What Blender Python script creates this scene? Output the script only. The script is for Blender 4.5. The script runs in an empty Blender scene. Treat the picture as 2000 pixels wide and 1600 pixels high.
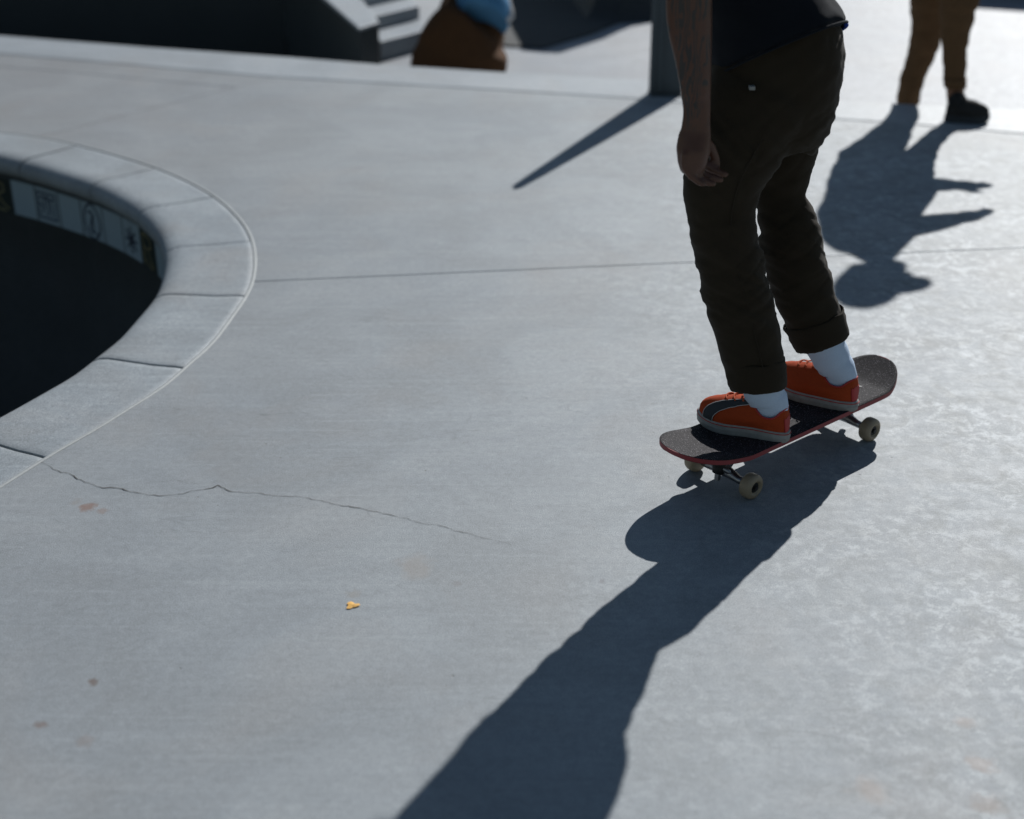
import bpy, bmesh, math, random
from math import sin, cos, tan, pi, radians, sqrt, atan2
from mathutils import Vector, Matrix, noise
random.seed(7)
sc = bpy.context.scene
V = Vector

# ------------------------------------------------------------------ camera
CAM_H, PITCH, FPX = 1.61, radians(26.3), 2778.0
cd = bpy.data.cameras.new('camera'); cam = bpy.data.objects.new('camera', cd)
sc.collection.objects.link(cam); sc.camera = cam
cam.location = (0, 0, CAM_H); cam.rotation_euler = (pi/2-PITCH, 0, 0)
cd.sensor_width = 36.0; cd.lens = 50.0; cd.clip_start = .05; cd.clip_end = 2000
cd.dof.use_dof = True; cd.dof.focus_distance = 3.22; cd.dof.aperture_fstop = 1.9

# ------------------------------------------------------------------ light
EL, AZ = radians(34), radians(24)
w = bpy.data.worlds.new('World'); sc.world = w; w.use_nodes = True
nt = w.node_tree; nt.nodes.clear()
sky = nt.nodes.new('ShaderNodeTexSky'); sky.sky_type = 'NISHITA'; sky.sun_disc = False
sky.sun_elevation = EL; sky.sun_rotation = AZ; sky.air_density = 1.3; sky.dust_density = .1; sky.ozone_density = .6
bg = nt.nodes.new('ShaderNodeBackground'); bg.inputs[1].default_value = .05
wo = nt.nodes.new('ShaderNodeOutputWorld')
nt.links.new(sky.outputs[0], bg.inputs[0]); nt.links.new(bg.outputs[0], wo.inputs[0])
sd = bpy.data.lights.new('sun', 'SUN'); sd.energy = 5.0; sd.angle = radians(.55); sd.color = (1, .985, .965)
so = bpy.data.objects.new('sun', sd); sc.collection.objects.link(so)
sdir = V((-sin(AZ)*cos(EL), -cos(AZ)*cos(EL), -sin(EL)))
so.rotation_euler = sdir.to_track_quat('-Z', 'Y').to_euler(); so.location = (4, 9, 8)
sc.view_settings.view_transform = 'Standard'; sc.view_settings.look = 'None'
sc.view_settings.exposure = -0.06; sc.view_settings.gamma = 1.0; sc.view_settings.use_curve_mapping = False
sc.cycles.use_denoising = True

# ------------------------------------------------------------------ pixel -> place
def ray(px, py):
    x = (px-1000)/FPX; y = -(py-800)/FPX
    return V((x, y*sin(PITCH)+cos(PITCH), y*cos(PITCH)-sin(PITCH)))
def P(px, py, z=0.0):
    d = ray(px, py); t = (z-CAM_H)/d.z
    return V((0, 0, CAM_H))+d*t
def PY(px, py, Y):
    d = ray(px, py); return V((0, 0, CAM_H))+d*(Y/d.y)
def pxm(p):                                            # photo pixels per metre at p
    return FPX/(p.y*cos(PITCH)-(p.z-CAM_H)*sin(PITCH))
def from_shadow(px, py, z):                            # the point at height z whose shadow falls at a pixel of the deck
    s = P(px, py, 0); k = z/tan(EL)
    return V((s.x+sin(AZ)*k, s.y+cos(AZ)*k, z))

# ------------------------------------------------------------------ object helpers
def link(o): sc.collection.objects.link(o); return o
def tag(o, label=None, cat=None, group=None, kind=None):
    if label: o['label'] = label
    if cat: o['category'] = cat
    if group: o['group'] = group
    if kind: o['kind'] = kind
    return o
def empty(name, loc=(0, 0, 0)):
    o = bpy.data.objects.new(name, None); o.location = loc; o.empty_display_size = .1
    return link(o)
def par(o, parent):
    if parent is not None:
        o.parent = parent
        m = Matrix.Translation(parent_world(parent)); o.matrix_parent_inverse = m.inverted()
    return o
def parent_world(p):
    v = V((0, 0, 0))
    while p is not None:
        v = v+p.location; p = p.parent if False else None
    return v
def mesh_obj(name, verts, faces, mat, parent=None, smooth=True):
    me = bpy.data.meshes.new(name); me.from_pydata([tuple(v) for v in verts], [], faces); me.update()
    return wrap(name, me, mat, parent, smooth)
def wrap(name, me, mat, parent=None, smooth=True):
    o = bpy.data.objects.new(name, me); link(o)
    me.materials.clear()
    me.materials.append(mat)
    me.polygons.foreach_set('use_smooth', [smooth]*len(me.polygons))
    par(o, parent)
    return o
def apply_mods(o):
    dg = bpy.context.evaluated_depsgraph_get(); dg.update()
    me = bpy.data.meshes.new_from_object(o.evaluated_get(dg))
    old = o.data; o.modifiers.clear(); o.data = me
    bpy.data.meshes.remove(old)
    return me
class MB:
    def __init__(s): s.v = []; s.f = []
    def add(s, vs, fs):
        n = len(s.v); s.v += [V(v) for v in vs]; s.f += [tuple(i+n for i in f) for f in fs]
    def loft(s, rings, caps=True):
        n = len(rings[0]); vs = [v for r in rings for v in r]; fs = []
        for i in range(len(rings)-1):
            for j in range(n):
                a = i*n+j; b = i*n+(j+1) % n
                fs.append((a, b, b+n, a+n))
        if caps:
            fs.append(tuple(reversed(range(n)))); m = (len(rings)-1)*n; fs.append(tuple(m+j for j in range(n)))
        s.add(vs, fs)
    def prism(s, base, z0, z1):
        n = len(base)
        vs = [V((p[0], p[1], z0)) for p in base]+[V((p[0], p[1], z1)) for p in base]
        fs = [tuple(reversed(range(n))), tuple(range(n, 2*n))]+[(i, (i+1) % n, (i+1) % n+n, i+n) for i in range(n)]
        s.add(vs, fs)
    def tube(s, pts, r, n=8, closed=False):
        pts = [V(p) for p in pts]; rings = []; up = None
        rr = r if isinstance(r, (list, tuple)) else [r]*len(pts)
        for i, p in enumerate(pts):
            if closed: t = pts[(i+1) % len(pts)]-pts[i-1]
            else: t = pts[min(i+1, len(pts)-1)]-pts[max(i-1, 0)]
            t.normalize()
            if up is None:
                up = V((0, 0, 1)) if abs(t.z) < .9 else V((1, 0, 0))
            a = up.cross(t).normalized(); b = t.cross(a).normalized(); up = b
            rings.append([p+(a*cos(2*pi*j/n)+b*sin(2*pi*j/n))*rr[i] for j in range(n)])
        if closed:
            k = len(s.v); m = len(rings)
            s.loft(rings, caps=False)
            s.f += [(k+(m-1)*n+j, k+(m-1)*n+(j+1) % n, k+(j+1) % n, k+j) for j in range(n)]
        else: s.loft(rings)
    def build(s, name, mat, parent=None, smooth=True, recalc=True):
        bm = bmesh.new(); vs = [bm.verts.new(v) for v in s.v]
        for f in s.f:
            try: bm.faces.new([vs[i] for i in f])
            except ValueError: pass
        if recalc: bmesh.ops.recalc_face_normals(bm, faces=bm.faces)
        me = bpy.data.meshes.new(name); bm.to_mesh(me); bm.free()
        return wrap(name, me, mat, parent, smooth)
def bevel(o, wd, seg=2, angle=35):
    m = o.modifiers.new('b', 'BEVEL'); m.width = wd; m.segments = seg; m.limit_method = 'ANGLE'; m.angle_limit = radians(angle)
    apply_mods(o); return o
def ell(c, ax, ay, rx, ry, n=28, e=2.0):
    out = []
    for j in range(n):
        a = 2*pi*j/n; ca, sa = cos(a), sin(a)
        x = math.copysign(abs(ca)**(2/e), ca)*rx; y = math.copysign(abs(sa)**(2/e), sa)*ry
        out.append(c+ax*x+ay*y)
    return out
def limb(mb, pts, rx, ry=None, ref=V((1, 0, 0)), n=20, e=2.0, round_ends=True):
    """loft round a centre line; rx across ref, ry across the other axis"""
    ry = ry or rx; pts = [V(p) for p in pts]; rings = []
    for i, p in enumerate(pts):
        t = (pts[min(i+1, len(pts)-1)]-pts[max(i-1, 0)]).normalized()
        ax = (ref-t*ref.dot(t)).normalized(); ay = t.cross(ax).normalized()
        rings.append((p, t, ax, ay, rx[i], ry[i]))
    out = []
    if round_ends:
        p, t, ax, ay, a, b = rings[0]; k = min(a, b)
        out += [ell(p-t*k*.95, ax, ay, a*.3, b*.3, n, e), ell(p-t*k*.6, ax, ay, a*.78, b*.78, n, e)]
    out += [ell(p, ax, ay, a, b, n, e) for p, t, ax, ay, a, b in rings]
    if round_ends:
        p, t, ax, ay, a, b = rings[-1]; k = min(a, b)
        out += [ell(p+t*k*.6, ax, ay, a*.78, b*.78, n, e), ell(p+t*k*.95, ax, ay, a*.3, b*.3, n, e)]
    mb.loft(out)
def cr(pts, k=6):
    """Catmull-Rom resample of rows of numbers/vectors"""
    L = [tuple(p) for p in pts]; out = []
    for i in range(len(L)-1):
        p0 = L[max(i-1, 0)]; p1 = L[i]; p2 = L[i+1]; p3 = L[min(i+2, len(L)-1)]
        for s in range(k):
            t = s/k; out.append(tuple(.5*((2*b)+(c-a)*t+(2*a-5*b+4*c-d)*t*t+(3*b-a-3*c+d)*t**3) for a, b, c, d in zip(p0, p1, p2, p3)))
    out.append(L[-1]); return out
def cr_closed(pts, k=8):
    L = [V(p) for p in pts]; n = len(L); out = []
    for i in range(n):
        a, b, c, d = L[i-1], L[i], L[(i+1) % n], L[(i+2) % n]
        for s in range(k):
            t = s/k; out.append(.5*((2*b)+(c-a)*t+(2*a-5*b+4*c-d)*t*t+(3*b-a-3*c+d)*t**3))
    return out
def fuse(name, mb, mat, parent, voxel, smooth_it=3, disp=None):
    """one continuous surface out of overlapping lofts"""
    o = mb.build(name, mat, None)
    m = o.modifiers.new('r', 'REMESH'); m.mode = 'VOXEL'; m.voxel_size = voxel; m.use_smooth_shade = True
    if smooth_it:
        s = o.modifiers.new('s', 'SMOOTH'); s.factor = .5; s.iterations = smooth_it
    me = apply_mods(o)
    if disp:
        nrm = [v.normal.copy() for v in me.vertices]
        for v, nn in zip(me.vertices, nrm): v.co = v.co+nn*disp(v.co, nn)
        me.update()
    me.materials.clear(); me.materials.append(mat)
    me.polygons.foreach_set('use_smooth', [True]*len(me.polygons))
    par(o, parent); return o

# ------------------------------------------------------------------ materials
def new_mat(name):
    m = bpy.data.materials.new(name); m.use_nodes = True; t = m.node_tree
    return m, t, t.nodes['Principled BSDF']
def N(t, typ, **kw):
    n = t.nodes.new(typ)
    for k, v in kw.items(): setattr(n, k, v)
    return n
def noise_node(t, vec, scale, detail=4, rough=.55, dist=0):
    n = N(t, 'ShaderNodeTexNoise'); n.inputs['Scale'].default_value = scale; n.inputs['Detail'].default_value = detail
    n.inputs['Roughness'].default_value = rough; n.inputs['Distortion'].default_value = dist
    t.links.new(vec, n.inputs['Vector']); return n.outputs['Fac']
def ramp(t, fac, stops):
    r = N(t, 'ShaderNodeValToRGB'); e = r.color_ramp.elements
    while len(e) < len(stops): e.new(.5)
    for q, (p, c) in zip(e, stops):
        q.position = p; q.color = (c, c, c, 1) if not hasattr(c, '__len__') else (*c, 1)
    t.links.new(fac, r.inputs[0]); return r.outputs[0]
def mix(t, fac, a, b, mode='MIX'):
    m = N(t, 'ShaderNodeMix'); m.data_type = 'RGBA'; m.blend_type = mode
    for s, v in ((m.inputs[0], fac), (m.inputs[6], a), (m.inputs[7], b)):
        if isinstance(v, (int, float)): s.default_value = v
        elif isinstance(v, tuple): s.default_value = (*v, 1)
        else: t.links.new(v, s)
    return m.outputs[2]
def math_n(t, op, a, b=0.0):
    m = N(t, 'ShaderNodeMath', operation=op)
    for s, v in ((m.inputs[0], a), (m.inputs[1], b)):
        if isinstance(v, (int, float)): s.default_value = v
        else: t.links.new(v, s)
    return m.outputs[0]
def bump(t, bs, h, strength, dist):
    b = N(t, 'ShaderNodeBump'); b.inputs['Strength'].default_value = strength; b.inputs['Distance'].default_value = dist
    t.links.new(h, b.inputs['Height']); t.links.new(b.outputs[0], bs.inputs['Normal'])
def wpos(t):
    return N(t, 'ShaderNodeNewGeometry').outputs['Position']
def simple(name, col, rough=.8, var=.15, scale=40, bmp=0, bdist=.002, metal=0, spec=.4, coords='obj', sheen=0):
    m, t, b = new_mat(name)
    v = N(t, 'ShaderNodeTexCoord').outputs['Object'] if coords == 'obj' else wpos(t)
    f = noise_node(t, v, scale, 5)
    lo = tuple(c*(1-var) for c in col); hi = tuple(min(1, c*(1+var)) for c in col)
    c = mix(t, f, lo, hi); t.links.new(c, b.inputs['Base Color'])
    b.inputs['Roughness'].default_value = rough; b.inputs['Metallic'].default_value = metal
    b.inputs['Specular IOR Level'].default_value = spec
    if sheen: b.inputs['Sheen Weight'].default_value = sheen; b.inputs['Sheen Roughness'].default_value = .4
    if bmp: bump(t, b, noise_node(t, v, scale*3, 3), bmp, bdist)
    return m

STAINS = [  # pixel, radius m, colour, strength
    (170, 991, .022, (.20, .12, .09), .75), (200, 998, .016, (.22, .15, .12), .45), (183, 1332, .013, (.12, .08, .06), .7),
    (80, 1415, .013, (.16, .11, .09), .6), (810, 1105, .05, (.26, .23, .20), .4), (690, 1160, .02, (.24, .21, .17), .35),
    (893, 1140, .014, (.18, .17, .17), .4), (1176, 1135, .010, (.16, .16, .17), .5), (1700, 1545, .045, (.30, .24, .20), .45),
    (1915, 1490, .03, (.30, .23, .19), .45), (1885, 1410, .02, (.30, .23, .19), .4), (1930, 1570, .03, (.28, .22, .18), .4),
    (150, 980, .018, (.22, .2, .18), .4), (165, 1450, .02, (.2, .16, .14), .4)]
def concrete(name, tint=(1, 1, 1), base=.36, patches=1.0, stains=False, rough=.5, wear=1.0, spec=.3):
    m, t, b = new_mat(name); p = wpos(t)
    big = noise_node(t, p, .7, 3, .5); mid = noise_node(t, p, 5, 5, .6, .3); fine = noise_node(t, p, 60, 4, .6)
    grain = noise_node(t, p, 420, 2, .7)
    c = mix(t, ramp(t, big, [(.3, 0.), (.7, 1.)]), tuple(base*x for x in (.84*tint[0], .88*tint[1], .93*tint[2])),
            tuple(base*x for x in (1.05*tint[0], 1.05*tint[1], 1.05*tint[2])))
    cloud = noise_node(t, p, 2.3, 6, .62, .9)
    c = mix(t, math_n(t, 'MULTIPLY', ramp(t, cloud, [(.38, 1.), (.52, 0.)]), .36*wear), c, tuple(base*.74*x for x in tint))
    c = mix(t, math_n(t, 'MULTIPLY', ramp(t, cloud, [(.50, 0.), (.64, 1.)]), .40*wear), c, tuple(min(.8, base*1.18*x) for x in tint))
    dust = noise_node(t, p, 1.9, 5, .6, .6)
    c = mix(t, math_n(t, 'MULTIPLY', ramp(t, dust, [(.50, 0.), (.74, 1.)]), .34*wear), c, tuple(base*x for x in (.92, .85, .78)))
    lx = N(t, 'ShaderNodeSeparateXYZ'); t.links.new(p, lx.inputs[0])
    lf = N(t, 'ShaderNodeMapRange'); lf.inputs[1].default_value = .2; lf.inputs[2].default_value = -2.4; lf.inputs[3].default_value = 0; lf.inputs[4].default_value = 1
    t.links.new(math_n(t, 'ADD', lx.outputs[0], math_n(t, 'MULTIPLY', math_n(t, 'SUBTRACT', dust, .5), 1.6)), lf.inputs[0])
    c = mix(t, math_n(t, 'MULTIPLY', lf.outputs[0], .42 if stains else .10), c, tuple(base*x for x in (.72, .66, .62)))
    # trowel streaks and faint wheel marks running along the deck
    for rot, sc_x, sc_y, scl, lo, hi, k_, dark in ((-.35, 1.2, 7, 2.6, .35, .7, .20, .76), (.25, .5, 11, 3.1, .54, .68, .26, 1.2), (-.12, .35, 16, 4.0, .56, .66, .20, .72)):
        mp = N(t, 'ShaderNodeMapping'); mp.inputs['Scale'].default_value = (sc_x, sc_y, 1); mp.inputs['Rotation'].default_value = (0, 0, rot)
        t.links.new(p, mp.inputs[0]); st = noise_node(t, mp.outputs[0], scl, 6, .62, .5)
        c = mix(t, math_n(t, 'MULTIPLY', ramp(t, st, [(lo, 0.), (hi, 1.)]), k_*wear), c, tuple(base*x*dark for x in tint))
    # hairline scratches: thin iso-lines of a stretched noise
    for rot, scl, k_ in ((.5, 3.2, .30), (-.9, 2.6, .24)):
        mp = N(t, 'ShaderNodeMapping'); mp.inputs['Scale'].default_value = (.5, 1.6, 1); mp.inputs['Rotation'].default_value = (0, 0, rot)
        t.links.new(p, mp.inputs[0]); st = noise_node(t, mp.outputs[0], scl, 3, .5, .2)
        ln = ramp(t, math_n(t, 'ABSOLUTE', math_n(t, 'SUBTRACT', st, .5)), [(.0, 1.), (.0035, 0.)])
        gt = ramp(t, noise_node(t, p, 5.1, 3), [(.50, 0.), (.58, 1.)])
        c = mix(t, math_n(t, 'MULTIPLY', math_n(t, 'MULTIPLY', ln, gt), k_*wear), c, tuple(base*.55*x for x in tint))
    # pale burnished patches, more of them to the right of the pool
    sx = N(t, 'ShaderNodeSeparateXYZ'); t.links.new(p, sx.inputs[0])
    gx = N(t, 'ShaderNodeMapRange'); gx.inputs[1].default_value = .15; gx.inputs[2].default_value = 1.1; gx.inputs[3].default_value = .08; gx.inputs[4].default_value = 1
    t.links.new(math_n(t, 'ADD', sx.outputs[0], math_n(t, 'MULTIPLY', math_n(t, 'SUBTRACT', big, .5), 1.5)), gx.inputs[0])
    mot = noise_node(t, p, 24, 10, .78, .3); gate = ramp(t, noise_node(t, p, 3.4, 5, .65, .7), [(.40, .15), (.60, 1.)])
    g_m = math_n(t, 'MULTIPLY', gx.outputs[0], gate)
    c = mix(t, math_n(t, 'MULTIPLY', math_n(t, 'MULTIPLY', ramp(t, mot, [(.50, 0.), (.56, 1.)]), g_m), .80*patches), c, tuple(min(.8, base*1.55*x) for x in tint))
    fl = noise_node(t, p, 75, 5, .75, .3)
    c = mix(t, math_n(t, 'MULTIPLY', math_n(t, 'MULTIPLY', ramp(t, fl, [(.58, 0.), (.66, 1.)]), math_n(t, 'ADD', math_n(t, 'MULTIPLY', gx.outputs[0], .8), .2)), .5*patches), c, tuple(min(.8, base*1.6*x) for x in tint))
    dk = noise_node(t, p, 11, 8, .75, .8)
    c = mix(t, math_n(t, 'MULTIPLY', math_n(t, 'MULTIPLY', ramp(t, dk, [(.48, 0.), (.62, 1.)]), gx.outputs[0]), .62*patches), c, tuple(base*.55*x for x in (tint[0], tint[1]*1.02, tint[2]*.97)))
    # specks and grain
    c = mix(t, .17*wear, c, ramp(t, fine, [(.25, .12), (.75, .62)]), 'OVERLAY')
    c = mix(t, .48*wear, c, ramp(t, grain, [(.25, .1), (.75, .8)]), 'OVERLAY')
    vo = N(t, 'ShaderNodeTexVoronoi'); vo.inputs['Scale'].default_value = 26; t.links.new(p, vo.inputs['Vector'])
    pit = ramp(t, math_n(t, 'ADD', vo.outputs['Distance'], math_n(t, 'MULTIPLY', fine, .06)), [(.075, 1.), (.11, 0.)])
    sel = ramp(t, noise_node(t, p, 6.3, 2), [(.58, 0.), (.66, 1.)])
    c = mix(t, math_n(t, 'MULTIPLY', math_n(t, 'MULTIPLY', pit, sel), .55*wear), c, (base*.35, base*.33, base*.3))
    if stains:
        for px, py, r, col, k in STAINS:
            q = P(px, py, 0)
            d = N(t, 'ShaderNodeVectorMath', operation='DISTANCE'); t.links.new(p, d.inputs[0]); d.inputs[1].default_value = q
            dd = math_n(t, 'ADD', math_n(t, 'DIVIDE', d.outputs['Value'], r), math_n(t, 'MULTIPLY', math_n(t, 'SUBTRACT', noise_node(t, p, .9/r, 4, .6), .5), 2.4))
            c = mix(t, math_n(t, 'MULTIPLY', ramp(t, dd, [(.35, 1.), (1., 0.)]), k), c, col)
    t.links.new(c, b.inputs['Base Color'])
    rr = ramp(t, mot, [(.3, min(1, rough+.06)), (.7, rough-.03)]); t.links.new(rr, b.inputs['Roughness'])
    b.inputs['Specular IOR Level'].default_value = spec
    h = math_n(t, 'ADD', math_n(t, 'MULTIPLY', grain, .35), math_n(t, 'ADD', math_n(t, 'MULTIPLY', fine, .35), math_n(t, 'MULTIPLY', mid, .25)))
    h = math_n(t, 'SUBTRACT', h, math_n(t, 'MULTIPLY', math_n(t, 'MULTIPLY', pit, sel), .5))
    bump(t, b, h, .42, .003)
    return m
M = {}
M['deck'] = concrete('deck_concrete', (.915, 1.0, 1.045), .335, 1.0, True, .58, 1.15, .33)
M['edging'] = concrete('edging_concrete', (.93, 1.01, 1.06), .40, .3, False, .52)
M['lower'] = concrete('lower_concrete', (.95, 1, 1.05), .37, .4, False, .55)
M['coping'] = concrete('coping_concrete', (.91, 1.0, 1.05), .365, .3, False, .55, 1.4)
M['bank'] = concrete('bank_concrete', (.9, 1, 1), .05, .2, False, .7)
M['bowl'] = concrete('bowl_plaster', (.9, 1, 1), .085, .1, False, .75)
M['caulk'] = simple('caulk', (.33, .35, .35), .6, .2, 60, .4)
M['tile_light'] = simple('tile_glaze', (.34, .42, .46), .35, .06, 8, spec=.4)
M['tile_dark'] = simple('tile_dark', (.03, .04, .035), .35, .2, 8)
M['tile_mark'] = simple('tile_mark', (.03, .035, .06), .5, .1, 20)
M['tile_gold'] = simple('tile_gold', (.30, .26, .14), .5, .1, 20)
M['crack'] = simple('crack', (.095, .092, .088), .95, .3, 30)
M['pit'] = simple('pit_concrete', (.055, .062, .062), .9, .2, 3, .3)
M['black'] = simple('black_rubber', (.012, .012, .013), .6, .2, 60)
M['steel'] = simple('post_paint', (.05, .068, .082), .45, .12, 9, .1)
M['alu'] = simple('truck_metal', (.30, .31, .33), .38, .15, 90, .1, metal=1)
M['bolt'] = simple('bolt_steel', (.5, .5, .5), .3, .1, 90, metal=1)
M['wheel'] = simple('wheel_urethane', (.30, .245, .17), .45, .18, 70, .1)
M['core'] = simple('wheel_core', (.02, .02, .02), .5, .2, 50)
M['ply'] = simple('ply_edge_red', (.26, .035, .04), .5, .2, 60)
M['under'] = simple('board_underside', (.10, .02, .025), .4, .2, 30)
M['orange'] = simple('orange_canvas', (.35, .052, .014), .9, .16, 220, .35, .0006, spec=.2)
M['red_line'] = simple('red_line', (.40, .03, .03), .6, .1, 90)
M['sole'] = simple('sole_rubber', (.28, .285, .275), .7, .38, 60, .25, .001)
M['band'] = simple('grey_band', (.035, .042, .05), .8, .15, 90, .2, .001)
M['thread'] = simple('white_stitch', (.5, .5, .5), .8, .1, 90)
M['lace'] = simple('orange_lace', (.46, .09, .03), .9, .15, 200, .3, .0006)
M['skin'] = None
def fabric(name, col, scale=900, b1=.35, var=.2, rough=.92, sheen=0):
    m, t, b = new_mat(name); p = N(t, 'ShaderNodeTexCoord').outputs['Object']
    w1 = N(t, 'ShaderNodeTexWave'); w1.inputs['Scale'].default_value = scale/6; w1.inputs['Distortion'].default_value = .6; w1.bands_direction = 'DIAGONAL'
    t.links.new(p, w1.inputs['Vector'])
    f = noise_node(t, p, 14, 5, .6); g = noise_node(t, p, 300, 2)
    c = mix(t, f, tuple(x*(1-var) for x in col), tuple(x*(1+var) for x in col))
    c = mix(t, math_n(t, 'MULTIPLY', g, .35), c, tuple(x*1.5 for x in col))
    t.links.new(c, b.inputs['Base Color']); b.inputs['Roughness'].default_value = rough
    b.inputs['Specular IOR Level'].default_value = .15
    if sheen: b.inputs['Sheen Weight'].default_value = sheen
    bump(t, b, math_n(t, 'ADD', math_n(t, 'MULTIPLY', w1.outputs['Fac'], .3), g), b1, .0008)
    return m
M['trouser'] = fabric('olive_twill', (.025, .019, .012), sheen=.06)
M['tee'] = fabric('navy_tee', (.006, .008, .012), 1500, .2, sheen=.05)
M['tee_trim'] = fabric('blue_trim', (.02, .05, .28), 1500, .2)
M['sock'] = fabric('pale_sock', (.48, .58, .72), 1800, .5, .05)
M['darksock'] = fabric('dark_sock', (.03, .03, .03), 1800, .5)
M['shorts'] = fabric('tan_trousers', (.115, .066, .034), 900, .3)
M['greytee'] = fabric('grey_tee', (.10, .10, .10), 1200, .3)
M['brown'] = fabric('brown_trousers', (.075, .036, .016), 900, .3)
M['bluetee'] = fabric('blue_shirt', (.075, .20, .35), 1200, .3)
M['hair'] = fabric('dark_hair', (.02, .015, .012), 2000, .6)
def skin_mat(name, col, tattoo=False):
    m, t, b = new_mat(name); p = N(t, 'ShaderNodeTexCoord').outputs['Object']
    f = noise_node(t, p, 30, 5); c = mix(t, f, tuple(x*.8 for x in col), tuple(x*1.2 for x in col))
    if tattoo:
        wv = N(t, 'ShaderNodeTexWave'); wv.inputs['Scale'].default_value = 11; wv.inputs['Distortion'].default_value = 14; wv.inputs['Detail'].default_value = 3
        wv.inputs['Detail Scale'].default_value = 1.6; wv.bands_direction = 'X'
        mp = N(t, 'ShaderNodeMapping'); mp.inputs['Scale'].default_value = (3.5, 1, .7); t.links.new(p, mp.inputs[0]); t.links.new(mp.outputs[0], wv.inputs['Vector'])
        ink = math_n(t, 'MULTIPLY', ramp(t, wv.outputs['Fac'], [(.36, 1.), (.5, 0.)]), ramp(t, noise_node(t, p, 22, 3, .5), [(.42, 0.), (.5, 1.)]))
        sx = N(t, 'ShaderNodeSeparateXYZ'); t.links.new(p, sx.inputs[0])
        msk = ramp(t, math_n(t, 'SUBTRACT', sx.outputs[2], 0.), [(.86, 0.), (.90, 1.)])
        c = mix(t, math_n(t, 'MULTIPLY', math_n(t, 'MULTIPLY', ink, msk), .85), c, (.018, .022, .022))
    t.links.new(c, b.inputs['Base Color']); b.inputs['Roughness'].default_value = .5
    b.inputs['Subsurface Weight'].default_value = .08; b.inputs['Subsurface Radius'].default_value = (.01, .004, .002)
    bump(t, b, noise_node(t, p, 250, 3), .2, .0006)
    return m
M['skin'] = skin_mat('skin', (.085, .034, .018), True)
M['skin_b'] = skin_mat('skin_tan', (.24, .115, .062))
def grip_mat():
    m, t, b = new_mat('grip_tape'); p = N(t, 'ShaderNodeTexCoord').outputs['Object']
    g = noise_node(t, p, 700, 2, .8); d = noise_node(t, p, 14, 5, .65)
    c = mix(t, ramp(t, d, [(.4, 0.), (.75, .7)]), (.010, .009, .011), (.035, .030, .034))
    c = mix(t, ramp(t, noise_node(t, p, 330, 2, .8), [(.60, 0.), (.70, 1.)]), c, (.35, .33, .35))
    t.links.new(c, b.inputs['Base Color']); b.inputs['Roughness'].default_value = .75; b.inputs['Specular IOR Level'].default_value = .22
    bump(t, b, g, .9, .0012); return m
M['grip'] = grip_mat()

# ------------------------------------------------------------------ setting: deck with pool
Z0 = -.16                                               # lower level beyond the deck edge
out_px = [(93, 895), (170, 851), (269, 790), (324, 754), (366, 717), (418, 670), (445, 634), (478, 587), (495, 552), (500, 510), (495, 472),
          (473, 431), (426, 387), (371, 355), (308, 328), (228, 303), (148, 282), (74, 267), (0, 259)]
ctrl = [P(x, y) for x, y in out_px]
ctrl += [V(q+(0,)) for q in [(-2.75, 6.02), (-3.5, 5.95), (-4.3, 5.55), (-4.95, 4.8), (-5.2, 3.8), (-5.0, 2.7), (-4.3, 1.75), (-3.3, 1.3), (-2.4, 1.45), (-1.75, 1.95), (-1.35, 2.5)]]
curve = cr_closed(ctrl, 10)
def resample_closed(pts, n):
    L = [0]
    for i in range(len(pts)): L.append(L[-1]+(pts[(i+1) % len(pts)]-pts[i]).length)
    T = L[-1]; out = []; j = 0
    for k in range(n):
        s = T*k/n
        while L[j+1] < s: j += 1
        a = pts[j]; b = pts[(j+1) % len(pts)]; out.append(a.lerp(b, (s-L[j])/(L[j+1]-L[j])))
    return out, T
NB = 480
rim, RT = resample_closed(curve, NB)
for _ in range(4): rim = [(rim[i-1]+rim[i]*2+rim[(i+1) % NB])/4 for i in range(NB)]
def inward(i):
    t = (rim[(i+2) % NB]-rim[i-2]).normalized()
    return V((-t.y, t.x, 0))
INW = [inward(i % NB) for i in range(NB)]
cen = sum(rim, V((0, 0, 0)))/NB
if INW[0].dot(cen-rim[0]) < 0: INW = [-v for v in INW]
def off(i, d, z=0): i %= NB; return rim[i]+INW[i]*d+V((0, 0, z))
def nearest(q): return min(range(NB), key=lambda i: (rim[i]-q).length)

deck = tag(empty('deck'), 'pale grey poured concrete skatepark deck round the pool', 'deck', kind='structure')
edge_px = [(0, 70), (290, 93), (560, 112), (750, 127), (1000, 143), (1270, 158), (1630, 197), (2000, 216)]
join_px = [(0, 105), (290, 130), (520, 150), (1000, 178), (1270, 195), (1630, 233), (1745, 240), (2000, 262)]
EDGE = [P(x, y) for x, y in edge_px]; JOIN = [P(x, y) for x, y in join_px]
def ext(line):
    a = line[0]+(line[0]-line[1]).normalized()*300; b = line[-1]+V((1, .135, 0)).normalized()*310
    return [a]+line+[b]
EDGE, JOIN = ext(EDGE), ext(JOIN)
def lerpx(line, x):
    for a, b in zip(line, line[1:]):
        if a.x <= x <= b.x: return a.lerp(b, (x-a.x)/(b.x-a.x))
def J1(x): a = P(500, 550); b = P(1360, 512); return a.y+(x-a.x)*(b.y-a.y)/(b.x-a.x)
j2a, j2b = P(75, 268), P(545, 148); j2d = (j2b-j2a).normalized()
j2top = min((lerpx(JOIN, -3+.005*k) for k in range(600)), key=lambda q: abs((q-j2a).x*j2d.y-(q-j2a).y*j2d.x))
j2in = j2a-j2d*.45; j3r = P(455, 170); j3l = P(0, 130); j3d = (j3l-j3r).normalized()
ymid = J1(-2.2)
inner_pt = (-2.2, J1(-2.2))
kx = lambda a, b: [(q.x, q.y) for q in JOIN if a < q.x < b]
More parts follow.
